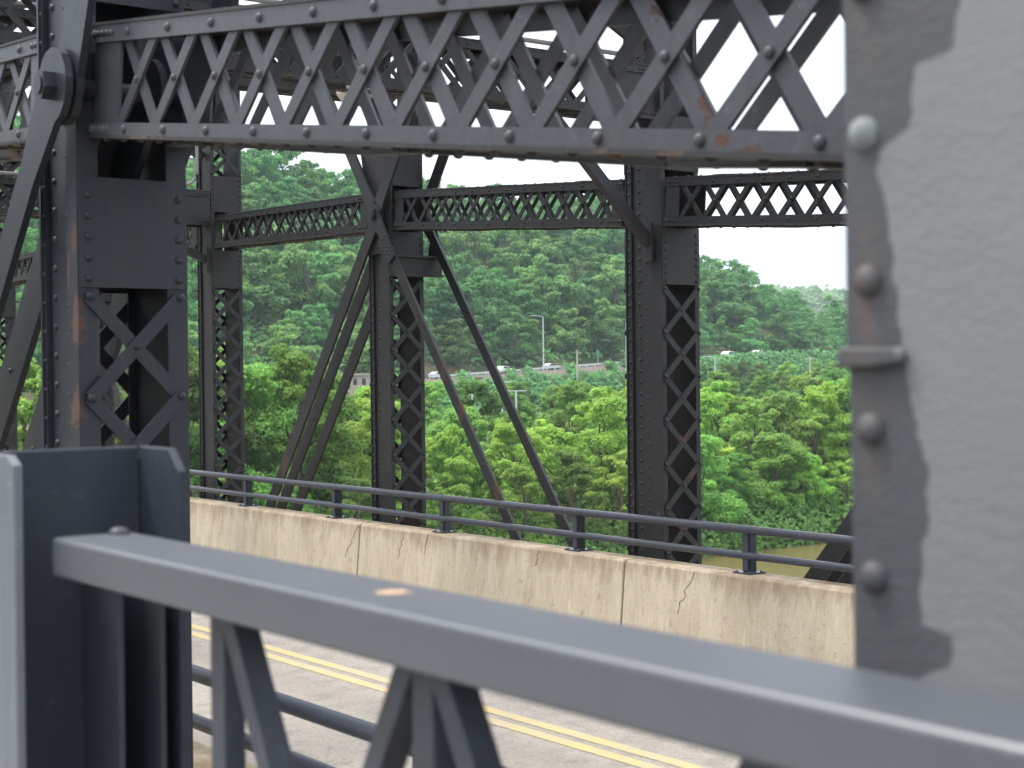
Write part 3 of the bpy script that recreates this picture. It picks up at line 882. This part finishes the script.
ep = empty('railing_end_post', (1.05, 2.65, -1.6))
tag(ep, 'dark channel shaped steel post with cut corners where the footway railing ends', 'post')
ZP = -.133
b = MB(); b.box(.9125, 1.19, 2.725, 2.745, -1.6, ZP); b.build('web', M_block, ep, .004)
fl_ = [(2.557, -1.6), (2.557, ZP - .04), (2.60, ZP), (2.7245, ZP), (2.7245, -1.6)]
b = MB(); b.plate(fl_, (1.199, 0, 0), (0, 1, 0), (0, 0, 1), (1, 0, 0), .016); b.build('flange', M_block, ep, .003)
fl2 = [(2.557, -1.6), (2.557, ZP - .016), (2.59, ZP), (2.745, ZP), (2.745, -1.6)]
b = MB(); b.plate(fl2, (.904, 0, 0), (0, 1, 0), (0, 0, 1), (1, 0, 0), .016); o = b.build('flange', M_blockside, ep, .003); o['label'] = 'pale grey outer flange'
for xx in (1.082, 1.159):
    b = MB(); b.box(xx - .005, xx + .005, 2.56, 2.722, -1.6, -.336); b.build('stiffener', M_brace, ep, .002)

cm = empty('steel_column', (1.4, .8, -1.6))
tag(cm, 'close steel column with large pale grey paint patch over dark paint and round rivets', 'column')
b = MB()
b.plate([(.45, -1.6), (1.036, -1.6), (1.031, -.27), (1.033, -.02), (1.034, .004), (1.0375, .03), (1.038, .36), (1.037, 3.2), (.45, 3.2)], (1.2075, 0, 0), (0, 1, 0), (0, 0, 1), (1, 0, 0), .015)
b.build('face_plate', M_col, cm, .002)
b = MB()
b.box(1.2155, 1.75, .45, .465, -1.6, 3.2); b.box(1.735, 1.75, .466, 1.02, -1.6, 3.2)
b.build('side_plate', M_col, cm)
for i in range(-6, 20):
    z = -.206 + i * .1446
    b = MB(); b.rivet((1.2, 1.003 + .002 * i if i < 3 else 1.011, z), (-1, 0, 0), .0165, 16)
    o = b.build('rivet', M_prime if i == 3 else M_col, cm)
b = MB(); b.plate([(.964, .002), (.958, .010), (.961, .0175), (1.034, .0195), (1.0385, .010), (1.037, -.001), (1.0, -.002)], (1.1925, 0, 0), (0, 1, 0), (0, 0, 1), (1, 0, 0), .0145)
b.build('splice_ridge', M_col, cm, .004)

# parts were modelled in world coordinates: hand each its place relative to its parent
bpy.context.view_layer.update()
def settle(o):
    for ch in o.children:
        ch.matrix_parent_inverse = o.matrix_world.inverted()
for o in [x for x in scene.objects if x.type == 'EMPTY' and x.parent is None]: settle(o)

# ------------------------------------------------------------------ trees
def leaf_cloud(rng, lobes, n, size, shell=(0.72, 1.08), flat=0.75):
    """n leaf-sprig quads on the lobes (cx,cy,cz,r); returns verts (4n,3)"""
    lob = np.array(lobes); w = lob[:, 3] ** 2; w /= w.sum()
    idx = rng.choice(len(lob), n, p=w)
    d = rng.normal(size=(n, 3)); d /= np.linalg.norm(d, axis=1)[:, None]
    flip = (d[:, 2] < -0.25) & (rng.random(n) < 0.7); d[flip, 2] *= -1
    rad = rng.uniform(shell[0], shell[1], n) ** 1.0
    rad *= 1 + 0.16 * np.sin(d[:, 0] * 7 + idx) * np.cos(d[:, 1] * 6 + d[:, 2] * 5 + idx * 2)
    inner = rng.random(n) < 0.18; rad[inner] *= rng.uniform(.35, .9, inner.sum())
    c = lob[idx, :3] + d * (lob[idx, 3] * rad)[:, None] * np.array([1, 1, flat])
    nr = d + rng.normal(size=(n, 3)) * 0.55 + np.array([0, 0, .35]); nr /= np.linalg.norm(nr, axis=1)[:, None]
    t = rng.normal(size=(n, 3)); t -= nr * (t * nr).sum(1)[:, None]; t /= np.linalg.norm(t, axis=1)[:, None]
    bt = np.cross(nr, t)
    s = size * rng.uniform(.55, 1.3, n)
    a = t * (s * .62)[:, None]; b_ = bt * (s * .38)[:, None]
    tip = a * 1.0
    v = np.stack([c - a, c + b_ - nr * (s * .10)[:, None], c + tip, c - b_ - nr * (s * .10)[:, None]], 1)
    return v.reshape(-1, 3)
def quads_mesh(name, v, mat, extra=None):
    n = len(v) // 4
    me = bpy.data.meshes.new(name)
    me.vertices.add(len(v)); me.vertices.foreach_set('co', v.astype(np.float32).ravel())
    me.loops.add(4 * n); me.loops.foreach_set('vertex_index', np.arange(4 * n, dtype=np.int32))
    me.polygons.add(n); me.polygons.foreach_set('loop_start', np.arange(0, 4 * n, 4, dtype=np.int32))
    me.materials.append(mat); me.update(calc_edges=True)
    return me
def lobes_for(rng, H, R, base=.22, nl=26, shape=1.0, tall=1.0):
    out = []
    for i in range(nl):
        t = (i + rng.random()) / nl
        z = H * (base + (1 - base) * t * .93)
        pr = R * (math.sin(math.pi * min(1, (t * .86 + .12)) ** shape)) ** .7
        a = i * 2.39996 + rng.normal() * .5
        rr = pr * math.sqrt(rng.uniform(.12, 1)) * .86
        lr = R * rng.uniform(.17, .44) * (1.1 - .35 * t)
        out.append((rr * math.cos(a), rr * math.sin(a), min(z, H - lr * .6), lr))
    return out
def sub_lobes(rng, lobes, k, f=.5):
    out = []
    for (x, y, z, r_) in lobes:
        out.append((x, y, z, r_ * .72))
        for j in range(k):
            d = rng.normal(size=3); d[2] = abs(d[2]) * .8 - .25; d /= np.linalg.norm(d)
            q = r_ * rng.uniform(.62, 1.02)
            out.append((x + d[0] * q * 1.15, y + d[1] * q * 1.15, z + d[2] * q * .8, r_ * f * rng.uniform(.55, 1.15)))
    return out
def trunk_mb(rng, H, R, lobes):
    b = MB()
    top = H * .72
    pts = [(0, 0, -2.5), (rng.normal() * .1, rng.normal() * .1, H * .2), (rng.normal() * .25, rng.normal() * .25, H * .45), (rng.normal() * .4, rng.normal() * .4, top)]
    r0 = .022 * H
    b.tube(pts, [r0 * 1.2, r0, r0 * .7, r0 * .25], 8)
    for i in range(9):
        l = lobes[int(rng.integers(len(lobes)))]
        z0 = H * rng.uniform(.2, .6)
        p0 = V((0, 0, z0)); p1 = V(l[:3])
        b.tube([p0, (p0 + p1) / 2 + V((0, 0, -.3)), p1], [r0 * .45, r0 * .3, r0 * .1], 6)
    return b
def tree_label_mesh(): pass

# bank trees: crown + trunk parts ----------------------------------------
BV = []
for i, (H, R, nl, n, size, mi, base, sh) in enumerate([
        (15, 5.6, 24, 38000, .27, 0, .06, 1.0), (13, 5.2, 21, 34000, .27, 0, .05, .9), (16, 5.0, 24, 38000, .27, 1, .08, 1.1),
        (12, 5.4, 21, 34000, .27, 1, .04, .9), (14, 5.0, 22, 36000, .27, 2, .06, 1.0), (11, 4.6, 19, 28000, .25, 0, .03, .85)]):
    rng = np.random.default_rng(40 + i)
    lb = lobes_for(rng, H, R, base, nl, sh)
    me = quads_mesh('crown', leaf_cloud(rng, sub_lobes(rng, lb, 7), n, size, (.66, 1.14), .8), M_leafb[mi])
    tm = trunk_mb(rng, H, R, lb).build('trunk', M_bark)
    tme = tm.data; bpy.data.objects.remove(tm)
    BV.append((H, me, tme, mi))
TONE = ['bright yellow green', 'fresh mid green', 'deep green']
def where(px):
    for lim, s in ((205, 'at the near post edge'), (245, 'behind the left lattice post'), (300, 'right of the left lattice post'), (372, 'behind the slanting eyebars'), (430, 'behind the middle truss post'),
                   (520, 'beside the thin slanting bar'), (580, 'beyond the long thin eyebar'), (628, 'left of the wide truss post'), (705, 'behind the wide truss post'), (770, 'right of the wide truss post'), (845, 'left of the patched column'), (2000, 'hidden by the patched column')):
        if px < lim: return s
    return ''
nbank = 0
used = {}
rng = np.random.default_rng(11)
def put_bank(x, y, vi, sc, grp, rowname):
    H, cm_, tm_, mi = BV[vi]
    z = terrain(x, y)
    r = empty('tree', (x, y, z)); r.rotation_euler.z = rng.uniform(0, 6.28); s = sc / H
    r.scale = (s * rng.uniform(.92, 1.18), s * rng.uniform(.92, 1.18), s)
    for nm, me in (('crown', cm_), ('trunk', tm_)):
        o = bpy.data.objects.new(nm, me); col.objects.link(o); o.parent = r
    px = project((x, y, z + sc * .7))[0]
    lab = f'{TONE[mi]} {"tall " if sc > 14.5 else "low " if sc < 10 else ""}tree {rowname} {where(px)}'
    tag(r, lab, 'tree', grp)
    return r
# front row along the water, then a second and a third row
def top_at(px):   # height of the canopy line (above the eye, metres) along the bank as seen
    return interp(px, [150, 200, 250, 300, 345, 400, 455, 520, 570, 620, 700, 760, 800, 850, 950], [2.5, 3.0, 3.6, 3.0, .8, -1.4, -3.8, -3.4, -.9, -1.2, -1.0, -2.2, -1.2, .1, .5])
# waterside shrubs and low trees
for i, x in enumerate(np.arange(38, 176, 5.2)):
    xx, yy = x + rng.normal() * 1.0, YB + 2.0 + rng.uniform(-.5, 2.5)
    put_bank(xx, yy, int(rng.choice([5, 3, 1, 4])), rng.uniform(6.0, 9.0), 'trees along the water edge', 'at the water edge')
for i, x in enumerate(np.arange(40, 190, 6.2)):
    xx, yy = x + rng.normal() * 1.2, YB + 9 + rng.uniform(-1.5, 3)
    px = project((xx, yy, 0))[0]
    tz = top_at(px) - rng.uniform(0, 2.6)
    put_bank(xx, yy, int(rng.choice([0, 1, 2, 3, 4, 0])), max(8, tz - terrain(xx, yy)), 'trees on the far river bank', 'on the far bank')
for i, x in enumerate(np.arange(44, 210, 7.0)):
    xx, yy = x + rng.normal() * 1.5, YB + 20 + rng.uniform(-2, 4)
    px = project((xx, yy, 0))[0]
    tz = top_at(px) + rng.uniform(-1.8, .6)
    put_bank(xx, yy, int(rng.choice([0, 2, 2, 3, 4, 0, 1])), max(8, tz - terrain(xx, yy)), 'trees on the far river bank', 'in the second row')
# flood plain trees further back
for i, (y0, x0, x1, st) in enumerate(((YB + 42, 60, 250, 11), (YB + 68, 80, 290, 11), (YB + 98, 100, 330, 12), (YB + 126, 120, 370, 12))):
    for x in np.arange(x0, x1, st):
        xx, yy = x + rng.normal() * 2.5, y0 + rng.normal() * 4
        if yy > y_road(xx) - 17: continue
        px = project((xx, yy, 0))[0]
        if px < 170 or px > 880: continue
        tz = rng.uniform(-3.6, -.9) + (1.5 if px < 430 or px > 690 else 0)
        put_bank(xx, yy, int(rng.choice([2, 3, 4, 4, 1])), max(5, tz - terrain(xx, yy)), 'trees on the flood plain', 'below the riverside road')

for x in np.arange(196, 400, 10.5):
    xx = x + rng.normal() * 2; yy = y_road(xx) - 18 + rng.normal() * 1.5
    px = project((xx, yy, 0))[0]
    if px < 420 or px > 870: continue
    tz = z_road(xx) - (rng.uniform(.6, 2.6) if px < 640 else rng.uniform(.2, 1.8))
    put_bank(xx, yy, int(rng.choice([1, 2, 4, 3])), tz - terrain(xx, yy), 'trees below the riverside road', 'by the riverside road')
# hillside forest ---------------------------------------------------------
HV = []
for i, (H, R, nl, n, size, sh) in enumerate([(14, 5.8, 11, 7500, .58, 1.0), (13, 5.4, 10, 7000, .56, .9), (16, 5.8, 13, 8000, .58, 1.1), (12, 6.0, 10, 7000, .56, .85), (16, 5.8, 20, 4200, .62, .8)]):
    rng2 = np.random.default_rng(90 + i)
    lb = lobes_for(rng2, H, R, .03 if i < 4 else .4, nl, sh)
    if i < 4: lb = [(a, b2, c2, d2 * 1.4) for a, b2, c2, d2 in lb]
    me = quads_mesh('crown', leaf_cloud(rng2, sub_lobes(rng2, lb, 5, .55), n, size), M_leafh)
    tb = trunk_mb(rng2, H, R, lb)
    tm = tb.build('trunk', M_bark); tme = tm.data; bpy.data.objects.remove(tm)
    HV.append((H, me, tme))
rng = np.random.default_rng(23)
cand = []
for tries in range(60000):
    px = rng.uniform(-80, 900); t = rng.random() ** .9
    # along the view ray of this bearing, between the road and past the crest
    d0 = ray(px, 370); s = (236 + 8) / (d0.y - .2 * d0.x)
    s2 = (236 + 7 + 104) / (d0.y - .2 * d0.x)
    dd = s + (s2 - s) * t
    x, y = d0.x * dd, d0.y * dd
    if px > 855 and y > y_road(x) + 70: continue
    if x > 458: continue
    ok = True
    for (a, b2) in cand:
        if (a - x) ** 2 + (b2 - y) ** 2 < 72: ok = False; break
    if ok: cand.append((x, y))
    if len(cand) >= 560: break
cand.sort(key=lambda p: math.hypot(p[0], p[1]))
bare = [at_d(318, 287, 395), at_d(286, 280, 395), at_d(770, 335, 460)]
def bare_spot(x, y):
    return any((x - q.x) ** 2 + (y - q.y) ** 2 < 30 for q in bare)
def hill_pos(x, y): 
    return (x, y, terrain(x, y) - .4)
NT_HILL = 175
mass = []
hk = 0
ths = []
vis = []
for (x, y) in cand:
    if bare_spot(x, y): continue
    z = terrain(x, y); px, py, _ = project((x, y, z + 9))
    crest = y > y_road(x) + 86
    blocked = px < 186 or px > 850 or (372 < px < 396) or (628 < px < 668)
    vis.append((x, y, z, px, py, crest, blocked))
pick = sorted(vis, key=lambda q: (q[6], not q[5], math.hypot(q[0], q[1])))
for i, (x, y, z, px, py, crest, blocked) in enumerate(pick):
    vi = int(rng.choice([4, 4, 0, 2])) if (crest and px < 400) else int(rng.choice([0, 1, 2, 3]))
    H, me, tme = HV[vi]
    sc = rng.uniform(.80, 1.25) * (1.0 if not crest else 1.05); wide = rng.uniform(.9, 1.2); rot = rng.uniform(0, 6.28)
    if y < y_road(x) + 22: sc *= .7
    if x > 345: sc *= .75
    if x > 405: sc *= .72
    if x > 436: sc *= .62
    if i < NT_HILL:
        r = empty('tree', (x, y, z - .4)); r.rotation_euler.z = rot; r.scale = (sc * wide, sc * wide, sc)
        for nm, m_ in (('crown', me), ('trunk', tme)):
            o = bpy.data.objects.new(nm, m_); col.objects.link(o); o.parent = r
        if crest:
            tag(r, f'{"open crowned" if vi == 4 else "rounded"} tree on the hill crest against the sky {where(px)}', 'tree', 'trees on the hill crest')
        else:
            hgt = 'on the lower slope' if y < y_road(x) + 35 else 'half way up the slope' if y < y_road(x) + 62 else 'on the upper slope'
            tag(r, f'hazy tree {hgt} {where(px)}', 'tree', 'trees on the wooded hillside')
    else:
        n = len(me.vertices); co = np.empty(n * 3, np.float32); me.vertices.foreach_get('co', co); co = co.reshape(-1, 3)[: (n // 4) * 4]
        co = co.reshape(-1, 4, 3)[::2].reshape(-1, 3)
        c_, s_ = math.cos(rot), math.sin(rot)
        M = np.array([[c_ * sc * wide, -s_ * sc * wide, 0], [s_ * sc * wide, c_ * sc * wide, 0], [0, 0, sc]])
        mass.append(co @ M.T + np.array([x, y, z - .4]))
# undergrowth clothing the slope between the trees, with the farther trees
n = 42000
ux = rng.uniform(90, 560, n); ut = rng.random(n)
uy = 236 + .2 * ux + 8 + ut * 100
keep = np.array([not bare_spot(a, b2) for a, b2 in zip(ux, uy)]); ux, uy = ux[keep], uy[keep]
uz = np.array([terrain(a, b2) for a, b2 in zip(ux, uy)]) + rng.uniform(.1, 1.6, len(ux))
lob = np.stack([ux, uy, uz, np.full(len(ux), .9)], 1)
def scatter(rng, c, size):
    n = len(c); nr = rng.normal(size=(n, 3)) * .5 + np.array([-.25, -.45, .8]); nr /= np.linalg.norm(nr, axis=1)[:, None]
    t = rng.normal(size=(n, 3)); t -= nr * (t * nr).sum(1)[:, None]; t /= np.linalg.norm(t, axis=1)[:, None]; bt = np.cross(nr, t)
    s = size * rng.uniform(.5, 1.4, n); a = t * s[:, None] * .7; b_ = bt * s[:, None] * .5
    return np.stack([c - a, c + b_, c + a, c - b_], 1).reshape(-1, 3)
mass.append(scatter(rng, lob[:, :3], 1.0))
# bushes on the slope below the riverside road
n = 20000
bx = rng.uniform(150, 430, n); bo = rng.uniform(-16, -4.6, n)
ok = (bx > 262) | (bo < -7.3) | (np.sin(bx * .9) + np.sin(bx * .37) > .55); bx, bo = bx[ok], bo[ok]
bz = np.array([terrain(a, y_road(a) + o_) for a, o_ in zip(bx, bo)]) + rng.uniform(0, 1.5, len(bx))
mass.append(scatter(rng, np.stack([bx, 236 + .2 * bx + bo, bz], 1), .9))
me = quads_mesh('hillside_woods', np.concatenate(mass), M_leafh)
o = bpy.data.objects.new('hillside_woods', me); col.objects.link(o)
tag(o, 'dense green woodland and undergrowth filling the hillside between the nearer trees', 'woods', kind='stuff')
# bank undergrowth
n = 42000
ux = rng.uniform(30, 330, n); uy = YB - 1 + rng.random(n) ** 1.5 * 150
ok = uy < 236 + .2 * ux - 13; ux, uy = ux[ok], uy[ok]
uz = np.array([terrain(a, b2) for a, b2 in zip(ux, uy)]) + rng.uniform(.0, 1.8, len(ux))
me = quads_mesh('undergrowth', scatter(rng, np.stack([ux, uy, uz], 1), .5), M_leafb[1])
o = bpy.data.objects.new('undergrowth', me); col.objects.link(o)
tag(o, 'leafy green undergrowth covering the far river bank', 'undergrowth', kind='stuff')
n = 26000
ux = rng.uniform(60, 200, n); uy = YB + rng.uniform(-1.5, 4.5, n)
uz = np.maximum(np.array([terrain(a, b2) for a, b2 in zip(ux, uy)]), -17.0) + rng.random(n) ** 1.6 * 2.6
me = quads_mesh('waterside_growth', scatter(rng, np.stack([ux, uy, uz], 1), .34), M_leafb[2])
o = bpy.data.objects.new('waterside_growth', me); col.objects.link(o)
tag(o, 'dark green growth overhanging the edge of the muddy river', 'undergrowth', kind='stuff')
# distant woods
dv = np.array(DV); n = 9000
pk = dv[rng.integers(len(dv), size=n)] + rng.normal(size=(n, 3)) * np.array([13, 15, 2.5]) + np.array([0, 0, 3])
lumps = [(p[0], p[1], p[2] + 3, rng.uniform(5, 10)) for p in dv[rng.integers(len(dv), size=420)] + rng.normal(size=(420, 3)) * np.array([12, 14, .5])]
me = quads_mesh('distant_woods', np.concatenate([scatter(rng, pk, 5.0), leaf_cloud(rng, lumps, 52000, 3.4)]), M_leafh)
o = bpy.data.objects.new('distant_woods', me); col.objects.link(o)
tag(o, 'pale bluish woods on the distant hill beside the patched column', 'woods', kind='stuff')

# ------------------------------------------------------------------ far-bank details
def road_pt(px, off=0.0):
    d = ray(px, 370); s = (236 + off) / (d.y - .2 * d.x); x, y = d.x * s, d.y * s
    return V((x, y, z_road(x)))
RD = V((1, .2, 0)).normalized(); RN = V((-.2, 1, 0)).normalized()
def car(px, off, mat, label, sc=1.0, van=False):
    p = road_pt(px, off); r = empty('parked_car', p); tag(r, label, 'car', 'cars on the riverside road')
    def W(a, h, w=0): return p + RD * (a * sc) + V((0, 0, h * sc)) + RN * w
    prof = [(-2.2, .35), (2.2, .35), (2.25, .75), (2.1, .92), (1.2, 1.0), (.55, 1.42), (-.9, 1.46), (-1.75, 1.02), (-2.2, .95)]
    if van: prof = [(-2.3, .35), (2.3, .35), (2.3, .9), (1.6, 1.1), (1.1, 1.9), (-2.2, 1.95), (-2.3, .9)]
    b = MB(); b.plate([(x * sc, z * sc) for x, z in prof], p, RD, (0, 0, 1), RN, 1.75 * sc); b.build('body', mat, r, .06)
    b = MB(); b.plate([(x * sc, z * sc) for x, z in [(-1.45, 1.03), (1.0, 1.03), (.48, 1.36), (-.85, 1.39)]], p, RD, (0, 0, 1), RN, 1.79 * sc); b.build('window', M_glass, r)
    for a in (-1.35, 1.4):
        for w in (-.8, .8):
            b = MB(); b.tube([W(a, .33, w - .11), W(a, .33, w + .11)], .33 * sc, 14); b.build('wheel', M_tyre, r)
car(504, -1.6, M_white, 'white car on the riverside road beside the thin slanting eyebar', 1.08)
car(551, -1.6, M_silver, 'silver car on the riverside road next to the tall lamp pole', 1.0)
car(438, -1.6, M_silver, 'grey car on the riverside road behind the truss eyebar', 1.0)
car(729, -1.6, M_white, 'white car on the road right of the wide truss post', 1.25)
car(759, -1.6, M_silver, 'silver car on the road among trees right of the wide post', 1.25)

def lamp_pole(px, ytop, dist, arms, label, base=None, hgt=None):
    top = at_d(px, ytop, dist); zb = terrain(top.x, top.y) - .5
    r = empty('street_lamp', (top.x, top.y, zb)); tag(r, label, 'street lamp', 'lamp poles on the far bank')
    b = MB(); b.tube([(top.x, top.y, zb), (top.x, top.y, top.z - .15)], [.16, .11], 8); b.build('pole', M_pole, r)
    for s in arms:
        b = MB(); e = V((top.x, top.y, top.z - .15)); L_ = 1.9 if len(arms) == 1 else .7; q = e + camR * (s * L_) + V((0, 0, .25 if L_ > 1 else .05))
        b.tube([e, q], .06, 6); b.obox(q + camR * s * .25, camR * (.5 if L_ > 1 else .3), V((0, 0, .07)), RN * .14); b.build('lamp_arm', M_pole, r)
lamp_pole(543, 316, 350, (-1,), 'tall pale street lamp standing by the silver car on the riverside road')
lamp_pole(472, 382, 215, (-1, 1), 'pale double armed lamp beside the rusty slanting eyebar')
lamp_pole(516, 390, 205, (-1, 1), 'pale double armed lamp right of the long thin eyebar')
lamp_pole(502, 381, 235, (-1, 1), 'pale double armed lamp hidden behind the thin eyebar')
lamp_pole(626, 322, 360, (), 'tall pale lamp pole at the edge of the wide truss post')
lamp_pole(715, 357, 330, (-1, ), 'thin pale lamp pole right of the wide post')
lamp_pole(798, 312, 480, (-1,), 'faint lamp pole on the slope near the white house')
def util(px, ytop, dist, label):
    top = at_d(px, ytop, dist); zb = terrain(top.x, top.y) - .5
    r = empty('utility_pole', (top.x, top.y, zb)); tag(r, label, 'utility pole')
    b = MB(); b.tube([(top.x, top.y, zb), top], [.24, .18], 8); b.build('pole', M_wood, r)
    b = MB(); b.bar(top + V((0, 0, -.6)) - camR * 1.2, top + V((0, 0, -.6)) + camR * 1.2, .16, .12, (0, 0, 1)); b.build('crossarm', M_wood, r)
    return top
t1 = util(577, 350, 352, 'weathered pale utility pole on the roadside right of the tall lamp')
t2 = util(810, 356, 330, 'utility pole rising from trees near the patched column')
t0 = at_d(395, 352, 330); t3 = at_d(700, 352, 420)
def wire(a, c, sag, label):
    b = MB(); n = 14
    b.tube([a.lerp(c, i / n) - V((0, 0, sag * 4 * (i / n) * (1 - i / n))) for i in range(n + 1)], .045, 5)
    tag(b.build('power_line', M_wire), label, 'cable')
wire(t0, t1, 1.0, 'power line sagging along the riverside road toward the pale pole')
wire(t1, t3, 1.2, 'power line from the pale utility pole to behind the wide post')
wire(at_d(640, 372, 330), t2, 1.5, 'power line leading to the utility pole in trees')
wire(t2, at_d(960, 352, 330), 1.5, 'power line from the tree pole toward the patched column')
sp_ = road_pt(598, 5.5)
r = empty('road_sign', sp_); tag(r, 'small green road sign beside the riverside road', 'sign')
b = MB(); b.tube([sp_ - V((0, 0, .5)), sp_ + V((0, 0, 2.2))], .06, 6); b.build('post', M_pole, r)
b = MB(); b.obox(sp_ + V((0, 0, 2.9)), RD * .4, RN * .03, V((0, 0, .8))); b.build('panel', M_sign, r)
# crash barrier along the riverside road
a0 = road_pt(430, -4.0); a1 = road_pt(640, -4.0)
r = empty('crash_barrier', a0); tag(r, 'pale crash barrier along the edge of the riverside road', 'crash barrier')
b = MB(); n = 12
for i in range(n):
    p, q = a0.lerp(a1, i / n), a0.lerp(a1, (i + 1) / n); p.z, q.z = z_road(p.x), z_road(q.x)
    b.bar(p + V((0, 0, .6)), q + V((0, 0, .6)), .35, .06, RN)
b.build('rail', M_pole, r)
for i in range(26):
    p = a0.lerp(a1, i / 25.0); p.z = z_road(p.x)
    b = MB(); b.box(p.x - .07, p.x + .07, p.y + .05, p.y + .17, p.z - .3, p.z + .75); b.build('post', M_pole, r)
def house(px, ybase, dist, w, h, d, label, wm, rm, pitched, name='house'):
    p = at_d(px, ybase, dist); r = empty(name, p); tag(r, label, 'building')
    def blk(a0_, a1_, z0_, z1_, e=0): 
        m = MB(); m.obox(p + V((0, 0, (z0_ + z1_) / 2)) + RD * ((a0_ + a1_) / 2), RD * ((a1_ - a0_) / 2), RN * (d / 2 + e), V((0, 0, (z1_ - z0_) / 2))); return m
    blk(-w / 2, w / 2, -8, h).build('wall', wm, r)
    if pitched:
        m = MB(); m.plate([(-d / 2 - .4, h + .01), (d / 2 + .4, h + .01), (0, h + d * .35)], p, RN, (0, 0, 1), RD, w + .6); m.build('roof', rm, r)
    else:
        blk(-w / 2 - .3, w / 2 + .3, h + .005, h + .4, .3).build('roof', rm, r)
    n = max(2, int(w / 2.2))
    for i in range(n):
        a = -w / 2 + (i + .5) * w / n
        m = MB(); m.obox(p + RD * a - RN * (d / 2 + .02) + V((0, 0, h * .55)), RD * .45, RN * .03, V((0, 0, .6))); m.build('window', M_glass, r)
house(354, 389, 300, 9, 2.6, 8, 'low tan flat roofed building seen behind the slanting eyebars', M_roof, M_roof, False, 'low_building')
house(825, 341, 640, 5.0, 2.2, 6, 'small white house near the distant hill beside the column', M_white, M_white, True)

# ------------------------------------------------------------------ haze
t = NT('haze_air')
pv = t.n('ShaderNodeVolumePrincipled')
pv.inputs['Color'].default_value = (0.74, 0.90, 1.0, 1)
pv.inputs['Density'].default_value = HAZE
pv.inputs['Anisotropy'].default_value = 0.0
t.l(pv.outputs['Volume'], t.out.inputs['Volume'])
b = MB(); b.box(-4200, 4300, -3200, 4200, -23, 150)
o = tag(b.build('haze', t.m), kind='stuff')

bpy.context.view_layer.update()
for o in [x for x in scene.objects if x.type == 'EMPTY' and x.parent is None and x.name.split('.')[0] != 'tree']:
    settle(o)
